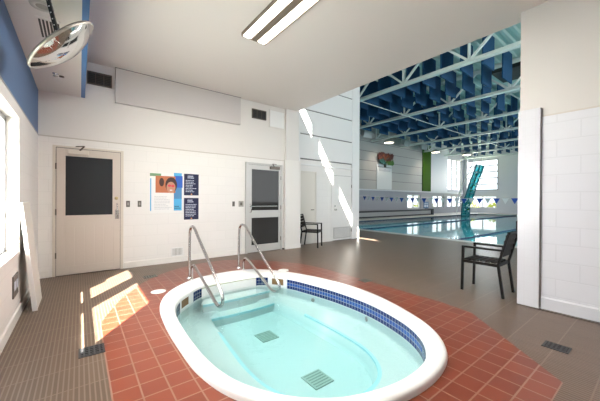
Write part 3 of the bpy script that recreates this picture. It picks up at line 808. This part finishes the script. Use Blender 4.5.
# handrails
def smooth_path(P, n=8):
    out = []
    for i in range(len(P) - 1):
        p0 = Vector(P[max(i - 1, 0)]); p1 = Vector(P[i]); p2 = Vector(P[i + 1]); p3 = Vector(P[min(i + 2, len(P) - 1)])
        for j in range(n):
            t = j / n
            out.append(.5 * ((2 * p1) + (p2 - p0) * t + (2 * p0 - 5 * p1 + 4 * p2 - p3) * t * t + (3 * p1 - p0 - 3 * p2 + p3) * t ** 3))
    out.append(Vector(P[-1])); return out
def rail(x, pts, label, bases):
    e = empty('handrail', (x, pts[0][0], 0), label, 'handrail', 'steel handrails at the hot tub entry')
    MB().tube(smooth_path([(x, a, b) for a, b in pts]), .021, 14).build('rail_tube', M['steel'], e)
    for yb in bases:
        MB().lathe([(.045, 0), (.045, .008), (.026, .016), (.022, .03)], 20, Matrix.Translation((x, yb, 0))).build('base_flange', M['steel'], e)
rail(1.42, [(4.79, 0), (4.79, .3), (4.785, .62), (4.765, .77), (4.70, .845), (4.60, .858), (4.50, .82), (4.36, .72), (3.86, .40), (3.52, .165), (3.42, .075), (3.43, -.02), (3.53, -.075), (3.66, -.06), (3.85, .015), (4.27, .165), (4.50, .245), (4.60, .245), (4.645, .19), (4.65, .10), (4.65, 0)],
     'left steel handrail at the hot tub entry, in front of the navy signs', (4.79, 4.65))
rail(2.37, [(4.95, 0), (4.95, .3), (4.945, .60), (4.925, .75), (4.86, .82), (4.77, .832), (4.67, .80), (4.50, .685), (4.05, .35), (3.68, .115), (3.58, .03), (3.585, -.06), (3.68, -.115), (3.80, -.105), (3.98, -.035), (4.30, .105), (4.58, .22), (4.69, .225), (4.745, .17), (4.755, .10), (4.755, 0)],
     'right steel handrail at the hot tub entry, in front of the glazed grey door', (4.95, 4.755))

# ------------------------------------------------------------------ chairs
def make_chair(label):
    e = empty('patio_chair', (0, 0, 0), label, 'chair', 'black metal armchairs')
    # faces +Y, footprint .45 x .50
    hw, yf, yr = .215, .26, -.25
    for sx in (-1, 1):
        MB().bar((sx * hw, yf, 0), (sx * hw, yf - .012, .63), .032, .032).build('front_leg', M['chair'], e, .004)
        MB().bar((sx * hw, yr, 0), (sx * hw, yr + .06, .44), .032, .032).build('rear_leg', M['chair'], e, .004)
        MB().bar((sx * hw, yr + .06, .43), (sx * hw, yr - .06, .88), .032, .028).build('back_post', M['chair'], e, .004)
        MB().bar((sx * hw, yf + .005, .635), (sx * hw, yr + .01, .635), .042, .026).build('armrest', M['chair'], e, .006)
        MB().bar((sx * hw, yf, .425), (sx * hw, yr + .06, .425), .026, .04).build('seat_rail', M['chair'], e, .003)
    MB().bar((-hw, yf - .01, .425), (hw, yf - .01, .425), .04, .04).build('seat_rail', M['chair'], e, .003)
    MB().bar((-hw, yr + .07, .425), (hw, yr + .07, .425), .03, .04).build('seat_rail', M['chair'], e, .003)
    st = MB()
    for k in range(6):
        y = yr + .09 + .068 * k; st.box(-hw + .01, hw - .01, y, y + .058, .448, .462)
    st.build('seat', M['slat'], e, .003)
    bk = MB()
    def by(z): return yr + .06 - .12 * (z - .43) / .45
    for k in range(4):
        z = .575 + .078 * k; bk.bar((-hw + .012, by(z) + .012, z), (hw - .012, by(z) + .012, z), .018, .068)
    bk.build('backrest', M['slat'], e, .003)
    MB().bar((-hw - .014, by(.88), .875), (hw + .014, by(.88), .875), .034, .03).build('top_rail', M['chair'], e, .004)
    return e
c1 = make_chair('black slatted metal armchair beside the right wall facing away from the pool wall')
c1['label'] = 'black slatted metal armchair standing beside the end of the right wall'
c2 = copy_tree(c1); c2['label'] = 'black metal armchair against the far wall beside the pilaster'
c1.location = (4.655, 1.60, 0); c1.rotation_euler.z = 0.02
c2.location = (5.09, 6.10, 0); c2.rotation_euler.z = math.atan2(-.83, .56) - PI / 2

# ------------------------------------------------------------------ pool hall
HZ = 7.05; HX1 = 34.5; HY1 = 14.2; HY0 = -5.0
PX0, PX1, PY0, PY1 = 9.95, 31.6, -3.0, 11.8
PW = -.06
# deck around the pool
dk = MB()
dk.box(PX0 - .42, PX0, PY0, PY1 + .4, -.3, .006)
dk.box(PX0 - .42, PX1 + .4, PY1, PY1 + .42, -.3, .006).box(PX1, PX1 + .42, PY0, PY1, -.3, .006)
struct(dk.build('pool_coping', M['coping']))
fl = MB().box(PX0, HX1, PY1 + .42, HY1, -.1, 0).box(PX1 + .42, HX1, HY0, PY1 + .42, -.1, 0).box(PX0 - .4, PX1 + .42, HY0, PY0, -.1, 0)
struct(fl.build('pool_deck', mat('pool_deck_tile', (.50, .49, .47), .35)))
bs = MB().box(PX0 - .02, PX1 + .02, PY0, PY1, -1.4, -1.25).box(PX0 - .06, PX0 + .001, PY0, PY1, -1.3, -.0).box(PX1, PX1 + .05, PY0, PY1, -1.3, -.01).box(PX0, PX1, PY1, PY1 + .05, -1.3, -.01).box(PX0, PX1, PY0 - .05, PY0, -1.3, -.01)
struct(bs.build('pool_basin', M['poolfl']))
struct(box('trim_15', (PX0, PX1, PY1 - .006, PY1 + .01, -.2, -.005), M['gutter']))
tag(box('pool_water', (PX0 + .003, PX1 - .003, PY0 + .003, PY1 - .008, -1.26, PW), M['poolw']), 'blue water of the large swimming pool in the hall beyond', 'water')
for y, x1, lab in ((8.52, PX1 - .3, 'dark lane line across the pool farther from the camera'), (4.4, PX1 - .3, 'dark lane line across the pool nearer the camera')):
    ln = MB()
    pts = [(PX0 + .35 + .02 * k, y, PW - .0) for k in range(2)]
    mbx = MB()
    mbx.tube([(PX0 + .05, y, PW + .031), (x1, y, PW + .031)], .03, 8)
    o = mbx.build('lane_rope', M['lane']); tag(o, lab, 'lane rope', 'lane ropes')

# walls of the hall
def hall_wall_y(y0, y1, x0, x1, openings, m, name):
    xs = sorted({x0, x1, *[o[0] for o in openings], *[o[1] for o in openings]}); mb = MB()
    for a, b_ in zip(xs[:-1], xs[1:]):
        mid = (a + b_) / 2; zs = [0.0]; 
        for o in sorted([o for o in openings if o[0] < mid < o[1]], key=lambda o: o[2]): zs += [o[2], o[3]]
        zs.append(HZ)
        for z0, z1 in zip(zs[::2], zs[1::2]):
            if z1 > z0 + .001: mb.box(a, b_, y0, y1, z0, z1)
    return struct(mb.build(name, m))
NW = [(22.9, 25.05, .55, 1.82), (27.3, 29.6, .55, 1.82), (30.3, 33.8, .55, 1.82), (30.3, 33.8, 2.4, 5.75)]
hall_wall_y(HY1, HY1 + .25, 7.3, HX1 + .25, NW, M['hallw'], 'wall_north')
EW = [(11.05, 13.75, .5, 1.82), (10.95, 13.95, 2.4, 5.7)]
ys = sorted({HY0, HY1, *[o[0] for o in EW], *[o[1] for o in EW]}); mb = MB()
for a, b_ in zip(ys[:-1], ys[1:]):
    mid = (a + b_) / 2; zs = [0.0]
    for o in EW:
        if o[0] < mid < o[1]: zs += [o[2], o[3]]
    zs.append(HZ)
    for z0, z1 in zip(zs[::2], zs[1::2]): mb.box(HX1, HX1 + .25, a, b_, z0, z1)
struct(mb.build('wall_east', M['hallend']))
struct(box('wall_south', (4.65, HX1, HY0 - .25, HY0, 0, 1.0), M['hallend']))
struct(box('wall_south_upper', (4.65, HX1, HY0 - .25, HY0, 5.0, HZ), M['hallend']))
struct(box('wall_hall_corner', (7.28, 7.5, W2 + .25, HY1, 0, HZ), M['hallend']))
# west wall above the low roof with the clerestory
CZ0, CZ1 = 4.27, 4.82
cw = MB().box(4.56, 4.66, HY0, 6.5, ZC + .165, CZ0).box(4.56, 4.66, HY0, 6.5, CZ1, HZ)
cl = [(1.4, 2.42), (2.67, 3.67), (3.95, 4.95), (5.24, 6.12)]
prev = HY0
for a, b_ in cl: cw.box(4.56, 4.66, prev, a, CZ0, CZ1); prev = b_
cw.box(4.56, 4.66, prev, 6.5, CZ0, CZ1)
struct(cw.build('wall_west_upper', M['hallend']))
struct(box('wall_west', (4.45, 4.65, HY0, -2.6, 0, ZC + .3), M['hallend']))
for k, (a, b_) in enumerate(cl):
    struct(box('window_%d' % (10 + k), (4.605, 4.612, a, b_, CZ0, CZ1), M['glass']))
# corrugated roof deck, ribs along X
P = []; y = HY0 - .2
while y < HY1 + .3:
    P += [(y, HZ), (y + .10, HZ), (y + .14, HZ + .06), (y + .26, HZ + .06)]; y += .30
P2 = [(a, z + .02) for a, z in P]
vs = [(4.5, a, z) for a, z in P] + [(HX1 + .25, a, z) for a, z in P]
n = len(P)
o = MB().add(vs, [(i, i + 1, n + i + 1, n + i) for i in range(n - 1)]).build('ceiling_hall', M['deckr']); struct(o)
struct(box('roof_hall', (4.45, HX1 + .3, HY0 - .3, HY1 + .3, HZ + .07, HZ + .25), M['roofo']))

# north wall cladding, green panel, white panels
sd = MB(); z = 2.14
while z < 6.9:
    sd.box(7.5, 25.25, HY1 - .06, HY1 + .01, z, min(z + .69, 6.95)); z += .73
struct(sd.build('wall_north_cladding', M['siding'], bevel=.006))
struct(box('trim_16', (7.5, 25.25, HY1 - .05, HY1 + .01, 2.14, 6.95), M['reveal']))
struct(box('trim_17', (7.5, 33.9, HY1 - .10, HY1 + .01, 2.04, 2.14), M['hallend']))
tag(box('green_panel', (25.3, 26.8, HY1 - .10, HY1 - .0005, 2.16, 6.5), M['greenp'], bevel=.01), 'tall green vertical panel on the far wall of the pool hall', 'panel')
struct(box('trim_18', (26.82, 30.2, HY1 - .07, HY1 + .01, 2.14, 6.95), M['hallend'], bevel=.01))

def hall_window(num, x0, x1, z0, z1, nx, nz, axis, m):
    w = struct(empty('window_%d' % num, (x0, HY1, z0) if axis == 'Y' else (HX1, x0, z0)))
    fr = MB(); t = .11
    def bx(a0, a1, b0, b1, d0=.04, d1=.16):
        if axis == 'Y': fr.box(a0, a1, HY1 + d0, HY1 + d1, b0, b1)
        else: fr.box(HX1 + d0, HX1 + d1, a0, a1, b0, b1)
    bx(x0, x0 + t, z0, z1); bx(x1 - t, x1, z0, z1); bx(x0, x1, z0, z0 + t); bx(x0, x1, z1 - t, z1)
    for k in range(1, nx): 
        c = x0 + (x1 - x0) * k / nx; bx(c - t / 2, c + t / 2, z0, z1)
    for k in range(1, nz):
        c = z0 + (z1 - z0) * k / nz; bx(x0, x1, c - t / 2, c + t / 2)
    fr.build('window_frame', m, w)
    if axis == 'Y': box('pane', (x0 + .03, x1 - .03, HY1 + .095, HY1 + .105, z0 + .03, z1 - .03), M['glass'], w)
    else: box('pane', (HX1 + .095, HX1 + .105, x0 + .03, x1 - .03, z0 + .03, z1 - .03), M['glass'], w)
hall_window(2, *NW[0], 2, 1, 'Y', M['winfl']); hall_window(3, *NW[1], 2, 1, 'Y', M['winf']); hall_window(4, *NW[2], 3, 1, 'Y', M['winf'])
hall_window(5, *NW[3], 3, 1, 'Y', M['winf'])
hall_window(6, *EW[0], 2, 1, 'X', M['winfl']); hall_window(7, *EW[1], 1, 5, 'X', M['winf'])
# added frosted glazing, out of view, put in to light the hall from the south
struct(box('window_8', (4.7, HX1, HY0 - .13, HY0 - .12, 1.0, 5.0), M['frosth']))
struct(box('trim_19', (HX1 - .35, HX1, HY1 - .35, HY1, 0, 6.5), M['hallend'], bevel=.01))

# banner with the town emblem
YN = HY1 - .075
e = empty('emblem_banner', (19.5, HY1, 2.15), 'pale banner with a multicoloured tree emblem on the far hall wall', 'banner')
box('board', (18.5, 20.47, YN - .02, HY1 - .0605, 2.16, 4.15), M['banner'], e, .01)
yq = YN - .03
tree = empty('tree_emblem', (19.5, YN, 4.1)); tree.parent = e; tree.matrix_parent_inverse = parent_matrix(e).inverted()
rr = random.Random(5)
def leafs(name, m, n, x0, x1, z0, z1, r0, r1, yo):
    mb = MB()
    for k in range(n):
        cx = rr.uniform(x0, x1); cz = rr.uniform(z0, z1); r = rr.uniform(r0, r1); a0 = rr.uniform(0, 6)
        if ((cx - 19.5) / 1.1) ** 2 + ((cz - 4.45) / .75) ** 2 > 1: continue
        pts = [(cx + r * (1 if j % 2 == 0 else .62) * math.cos(a0 + PI * j / 5), cz + r * (1 if j % 2 == 0 else .62) * math.sin(a0 + PI * j / 5)) for j in range(10)]
        mb.poly(pts, yq - yo - .002 * k, yq - yo - .002 * k - .012, 'Y')
    mb.build(name, m, tree)
box('trunk', (19.40, 19.62, yq - .05, YN, 3.92, 4.35), M['trunk'], tree)
leafs('red_leaves', M['leafr'], 46, 18.6, 20.35, 4.45, 5.0, .13, .22, .05)
leafs('orange_leaves', M['leafo'], 12, 18.8, 20.2, 4.6, 4.95, .08, .15, .14)
leafs('green_leaves', M['leafg'], 16, 19.4, 20.3, 4.2, 4.45, .12, .18, .20)
leafs('teal_leaves', M['leaft'], 12, 18.6, 19.3, 4.2, 4.45, .12, .18, .20)
mb = MB(); x = 18.75
while x < 20.2:
    wd = rr.uniform(.06, .14); mb.box(x, x + wd, yq, YN, 3.60, 3.60 + rr.choice((.14, .2))); x += wd + .04
mb.build('lettering', M['txtg'], e)
MB().box(18.6, 20.4, yq, YN, 3.93, 3.965).build('rule', M['trunk'], e)

e = empty('pictogram_sign', (26.0, HY1, .55), 'small blue safety sign with pale symbols below the green panel', 'sign')
box('board', (25.65, 26.5, HY1 - .03, HY1 - .0005, .55, 1.15), mat('sign_blue', (.04, .14, .30), .5), e)
for k in range(2): MB().box(25.75 + .38 * k, 26.02 + .38 * k, HY1 - .034, HY1 - .028, .65, .90).build('symbol', M['txtw'], e)
box('header', (25.75, 26.4, HY1 - .034, HY1 - .028, .98, 1.06), M['txtw'], e)

# long low bench along the north deck
e = empty('spectator_bench', (20, 13.3, 0), 'long low grey bench with a dark top along the far side of the pool', 'bench')
box('bench_body', (11, 25.2, 13.25, 13.75, 0, .40), M['benchg'], e)
box('bench_top', (10.95, 25.25, 13.15, 13.8, .40, .50), M['benchd'], e, .01)
box('bench_end', (25.2, 25.5, 13.12, 13.82, 0, .54), M['benchd'], e, .01)
box('kick_board', (11, 25.2, 13.2, 13.25, 0, .10), M['benchd'], e)

# climbing wall over the far edge of the pool
e = empty('climbing_wall', (28.5, 11.7, 0), 'curved translucent teal climbing wall leaning over the far edge of the pool', 'climbing wall')
prof = [(11.66, -.05), (11.665, .09), (11.64, .6), (11.58, 1.05), (11.30, 1.80), (11.06, 2.7), (10.74, 3.6), (10.44, 4.5)]
pp = smooth_path([(0, a, z) for a, z in prof], 4)
def strip(name, x0, x1, o0, o1, m, ptl):
    vs = []
    for i, p in enumerate(ptl):
        t = (ptl[min(i + 1, len(ptl) - 1)] - ptl[max(i - 1, 0)]).normalized(); nn = Vector((0, t.z, -t.y))
        for x in (x0, x1):
            for o_ in (o0, o1): vs.append((x, p.y + nn.y * o_, p.z + nn.z * o_))
    fs = []
    for i in range(len(ptl) - 1):
        a = 4 * i; b_ = a + 4
        fs += [(a, a + 1, b_ + 1, b_), (a + 2, b_ + 2, b_ + 3, a + 3), (a, b_, b_ + 2, a + 2), (a + 1, a + 3, b_ + 3, b_ + 1)]
    fs += [(0, 2, 3, 1), tuple(len(vs) - 4 + k for k in (0, 1, 3, 2))]
    return MB().add(vs, fs).build(name, m, e)
X0c, X1c = 27.7, 29.3
for k in range(2): strip('panel', X0c + k * .8 + .06, X0c + k * .8 + .74, -.02, .02, M['acryl'], pp)
for x in (X0c, 28.5, X1c): strip('frame_rail', x - .05, x + .05, -.05, .05, M['acryl_f'], pp)
for k in range(1, len(pp) - 1, 4):
    p = pp[k]; MB().tube([(X0c, p.y, p.z), (X1c, p.y, p.z)], .05, 8).build('cross_bar', M['acryl_f'], e)
rr = random.Random(9)
for k in range(22):
    p = pp[rr.randint(6, len(pp) - 2)]; x = rr.uniform(X0c + .2, X1c - .2)
    MB().lathe([(0, .0), (.09, .02), (.07, .09), (0, .12)], 8, Matrix.Translation((x, p.y - .02, p.z)) @ Matrix.Rotation(PI / 2, 4, 'X')).build('hold', M['poles'] if k % 3 else M['leafg'], e)
for x in (X0c, X1c):
    MB().tube([(x, 12.15, .0), (x, 11.9, 2.0), (x, 10.9, 4.3), (x, 10.45, 5.4)], .045, 8).build('support_pole', M['poles'], e)
    MB().tube([(x, 12.15, 0), (x, 12.15, 1.2), (x, 11.75, 2.2), (x, 10.50, 4.5)], .035, 8).build('support_pole', M['poles'], e)
MB().tube([(X0c, 12.15, 1.1), (X1c, 12.15, 1.1)], .04, 8).build('support_pole', M['poles'], e)

# backstroke flags: each pennant is a thing on one cord
FX = 15.0
def cord_z(y): return 1.40 + .0042 * (y - 6.5) ** 2 * (1.0 if y > 6.5 else 1.0)
cp = [(FX, y * .5, cord_z(y * .5)) for y in range(-4, 28)]
tag(MB().tube(cp, .012, 6).build('flag_cord', M['rope']), 'thin cord strung across the pool carrying the backstroke flags', 'cord')
fy = [4.14 + .345 * k for k in range(25)]
words = 'first second third fourth fifth sixth seventh eighth ninth tenth eleventh twelfth thirteenth fourteenth fifteenth sixteenth seventeenth eighteenth nineteenth twentieth twenty-first twenty-second twenty-third twenty-fourth twenty-fifth'.split()
for k, y in enumerate(fy):
    blue = k % 2 == 0
    z = cord_z(y) - .008; w2 = .135
    mb = MB().poly([(y - w2, z), (y + w2, z), (y, z - .26)], FX - .003, FX + .003, 'X')
    o = mb.build('pennant', M['flagb'] if blue else M['flagw'])
    tag(o, '%s triangular pennant on the cord over the pool, %s of the row from the right' % ('blue' if blue else 'white', words[k]), 'pennant', 'backstroke pennants over the pool')

# roof trusses along Y, one per bay
TX = [10.1 + 3.85 * k for k in range(7)]
TZ = 5.82
posn = ['nearest', 'second nearest', 'third nearest', 'fourth nearest', 'fifth nearest', 'sixth nearest', 'farthest']
def make_truss():
    e = empty('roof_truss', (0, 0, TZ))
    Y0, Y1 = -4.9, 14.1
    MB().box(-.10, .10, Y0, Y1, TZ - .02, TZ + .015).box(-.02, .02, Y0, Y1, TZ + .015, TZ + .12).build('bottom_chord', M['truss'], e)
    MB().box(-.10, .10, Y0, Y1, HZ - .05, HZ - .012).box(-.02, .02, Y0, Y1, HZ - .16, HZ - .05).build('top_chord', M['truss'], e)
    y = 4.06 - 2.4 * 3
    while y < 14:
        MB().bar((0, y, TZ + .05), (0, y, HZ - .1), .07).build('web_post', M['truss'], e)
        for s in (-1, 1):
            if Y0 < y + s * 1.15 < Y1: MB().bar((0, y, TZ + .06), (0, y + s * 1.15, HZ - .1), .07).build('web_diagonal', M['truss'], e)
        y += 2.4
    return e
tr0 = make_truss()
for k, x in enumerate(TX):
    o = tr0 if k == 0 else copy_tree(tr0)
    o.location = (x, 0, TZ)
    tag(o, 'pale steel roof truss spanning the pool hall, %s of the seven' % posn[k], 'truss', 'roof trusses over the pool')
for y, lab in ((8.6, 'thin bracing rod running along the hall under the trusses, right of the far wall side'),):
    tag(MB().tube([(TX[0], y, TZ - .045), (TX[-1], y, TZ - .045)], .018, 8).build('bracing_rod', M['truss']), 'thin pale bracing rod running lengthwise under the roof trusses', 'rod')

# blue acoustic baffles hanging between the trusses
bf = MB().box(-.48, .48, -.025, .025, -.60, .55).build('acoustic_baffle', M['baffle'])
bfh = bf.data
bays = ['first bay', 'second bay', 'third bay', 'fourth bay', 'fifth bay', 'sixth bay']
first = True
for k in range(6):
    for h, dx in ((0, -.92), (1, .92)):
        for j in range(16):
            y = 1.75 + .70 * j
            if (k == 0 and 2.0 < y < 3.4) or (k == 1 and 3.0 < y < 4.9): continue
            if first: o = bf; first = False
            else: o = bf.copy(); COL.objects.link(o)
            o.location = (TX[k] + 1.925 + dx, y, 6.50)
            tag(o, 'blue acoustic baffle hanging among rows of the same under the hall roof', 'baffle', 'blue acoustic baffles under the hall roof')

tag(box('roof_hatch', (14.3, 15.8, 3.75, 4.85, 6.86, 7.05), M['black']), 'black rectangular hatch under the hall roof at upper right', 'hatch')

# pendant lamps, floodlight boxes
for k, (x, y, lab) in enumerate(((18.4, 12.95, 'round glowing lamp hanging above the tree emblem banner'), (25.3, 12.9, 'round glowing lamp hanging above the green panel'), (29.0, 11.8, 'round glowing lamp hanging near the climbing wall, farthest of three'))):
    e = empty('pendant_lamp', (x, y, 5.6), lab, 'lamp', 'round lamps in the pool hall')
    MB().lathe([(.36, 0), (.38, .03), (.30, .16), (.12, .26), (.05, .30), (0, .30)], 28, Matrix.Translation((x, y, 5.6))).build('housing', M['duct'], e)
    MB().lathe([(0, .012), (.34, .012), (.35, .03)], 28, Matrix.Translation((x, y, 5.6))).build('lens', M['lamp'], e)
    MB().tube([(x, y, 5.88), (x, y, HZ)], .02, 8).build('stem', M['truss'], e)
for k, (x, lab) in enumerate(((16.3, 'grey box floodlight near the roof, left of the tree emblem banner'), (21.3, 'grey box floodlight near the roof, right of the tree emblem banner'), (24.0, 'grey box floodlight near the roof, just left of the green panel'))):
    e = empty('floodlight', (x, 13.2, 5.9), lab, 'floodlight', 'grey floodlights in the pool hall')
    MB().poly([(13.15, 6.20), (13.45, 6.38), (13.55, 6.02), (13.25, 5.75)], x - .45, x + .45, 'X').build('housing', M['duct'], e)
    MB().bar((x, 13.4, 6.3), (x, 13.4, HZ), .06).build('bracket', M['truss'], e)

# equipment just seen behind the right wall
e = empty('pool_lift', (6.3, 1.5, 0), 'black pool equipment mostly hidden behind the end of the right wall', 'equipment')
MB().bar((6.30, 1.50, 0), (6.30, 1.50, .95), .09).build('post', M['black'], e)
box('head', (6.14, 6.48, 1.40, 1.68, .74, .95), M['black'], e, .02)
box('base', (6.10, 6.50, 1.30, 1.60, 0, .05), M['black'], e, .01)
box('seat_pad', (6.18, 6.48, 1.34, 1.60, .36, .46), M['black'], e, .02)

# ------------------------------------------------------------------ outside
struct(box('ground_outside', (-40, 90, -40, 80, -1.75, -1.5), M['grass']))
def shrub(x, y, h, r, label, seed):
    e = empty('shrub', (x, y, -1.5), label, 'shrub', 'shrubs outside the hall windows')
    rr = random.Random(seed); mb = MB()
    for k in range(520):
        a = rr.uniform(0, 2 * PI); u = rr.uniform(-1, 1); rad = rr.uniform(.7, 1.0)
        c = Vector((x + r * rad * math.sqrt(1 - u * u) * math.cos(a), y + r * rad * math.sqrt(1 - u * u) * math.sin(a), -1.3 + h * .5 + h * .5 * rad * u))
        d1 = Vector((rr.uniform(-1, 1), rr.uniform(-1, 1), rr.uniform(-1, 1))).normalized(); d2 = d1.orthogonal().normalized()
        s = rr.uniform(.12, .22)
        mb.add([c + d1 * s, c + d2 * s * .5, c - d1 * s, c - d2 * s * .5], [(0, 1, 2, 3)])
    mb.build('foliage', M['leaf1'], e)
    MB().tube([(x, y, -1.52), (x, y, -1.2 + h * .6)], .07, 6).build('stem', M['trunk'], e)
shrub(38.5, 12.6, 2.4, 1.1, 'yellow green shrub outside the right-hand lower window, left one', 1)
shrub(39.0, 15.6, 2.6, 1.3, 'yellow green shrub outside the right-hand lower window, right one', 2)
shrub(33.0, 18.2, 2.6, 1.3, 'yellow green shrub outside the lower window left of the climbing wall', 3)

# ------------------------------------------------------------------ light
def area(name, loc, rot, sx, sy, power, color):
    l = bpy.data.lights.new(name, 'AREA'); l.shape = 'RECTANGLE'; l.size = sx; l.size_y = sy; l.energy = power; l.color = color
    o = bpy.data.objects.new(name, l); COL.objects.link(o); o.location = loc; o.rotation_euler = rot; return o
sl = bpy.data.lights.new('sun', 'SUN'); sl.energy = 48.0; sl.angle = math.radians(.5); sl.color = (1, .95, .86)
so = bpy.data.objects.new('sun', sl); COL.objects.link(so)
so.rotation_euler = Vector((1, 1.45, -1.53)).to_track_quat('-Z', 'Y').to_euler()
area('daylight_left_window', (XL - .55, 3.2, 1.6), (0, -PI / 2, 0), 1.5, 2.3, 130, (.95, .98, 1))
area('fluorescent_lamp', (2.02, 2.53, ZC - .07), (0, 0, 0), .38, 2.4, 95, (1, .95, .87))
area('added_fill_south', (19, HY0 - .06, 3.0), (PI / 2, 0, 0), 28, 3.8, 900, (.90, .96, 1))  # added fill lamp inside the unseen glazing, brightens the hall
area('daylight_east', (HX1 + .8, 12.4, 4.0), (0, PI / 2, 0), 3.2, 3, 250, (.95, .98, 1))
for (x, y) in ((18.4, 12.95), (25.3, 12.9), (29.0, 11.8)):
    l = bpy.data.lights.new('pendant_bulb', 'SPOT'); l.energy = 160; l.spot_size = 2.4; l.spot_blend = .6; l.color = (1, .85, .66); l.shadow_soft_size = .2
    o = bpy.data.objects.new('pendant_bulb', l); COL.objects.link(o); o.location = (x, y, 5.58)
w = bpy.data.worlds.new('sky'); S.world = w; w.use_nodes = True
bg = w.node_tree.nodes['Background']; bg.inputs[0].default_value = (.86, .93, 1, 1); bg.inputs[1].default_value = 1.6

# ------------------------------------------------------------------ camera
f_px = 285.6; yaw, pitch, roll = .65685, -.00327, .00596
Fv = Vector((math.sin(yaw) * math.cos(pitch), math.cos(yaw) * math.cos(pitch), math.sin(pitch)))
Rv = Vector((math.cos(yaw), -math.sin(yaw), 0)); Uv = Rv.cross(Fv)
R2 = Rv * math.cos(roll) + Uv * math.sin(roll); U2 = -Rv * math.sin(roll) + Uv * math.cos(roll)
cd = bpy.data.cameras.new('camera'); cd.sensor_width = 36; cd.sensor_fit = 'HORIZONTAL'; cd.lens = f_px / 600 * 36; cd.clip_start = .05; cd.clip_end = 300
co = bpy.data.objects.new('camera', cd); COL.objects.link(co)
co.matrix_world = Matrix.Translation((0, 0, 1.3)) @ Matrix((R2, U2, -Fv)).transposed().to_4x4()
S.camera = co

S.view_settings.view_transform = 'Standard'; S.view_settings.look = 'None'
S.view_settings.exposure = 0.7; S.view_settings.gamma = 1.0; S.view_settings.use_curve_mapping = False
S.cycles.max_bounces = 10; S.cycles.diffuse_bounces = 5; S.cycles.transparent_max_bounces = 16
S.cycles.caustics_reflective = False; S.cycles.caustics_refractive = False
S.cycles.sample_clamp_indirect = 6
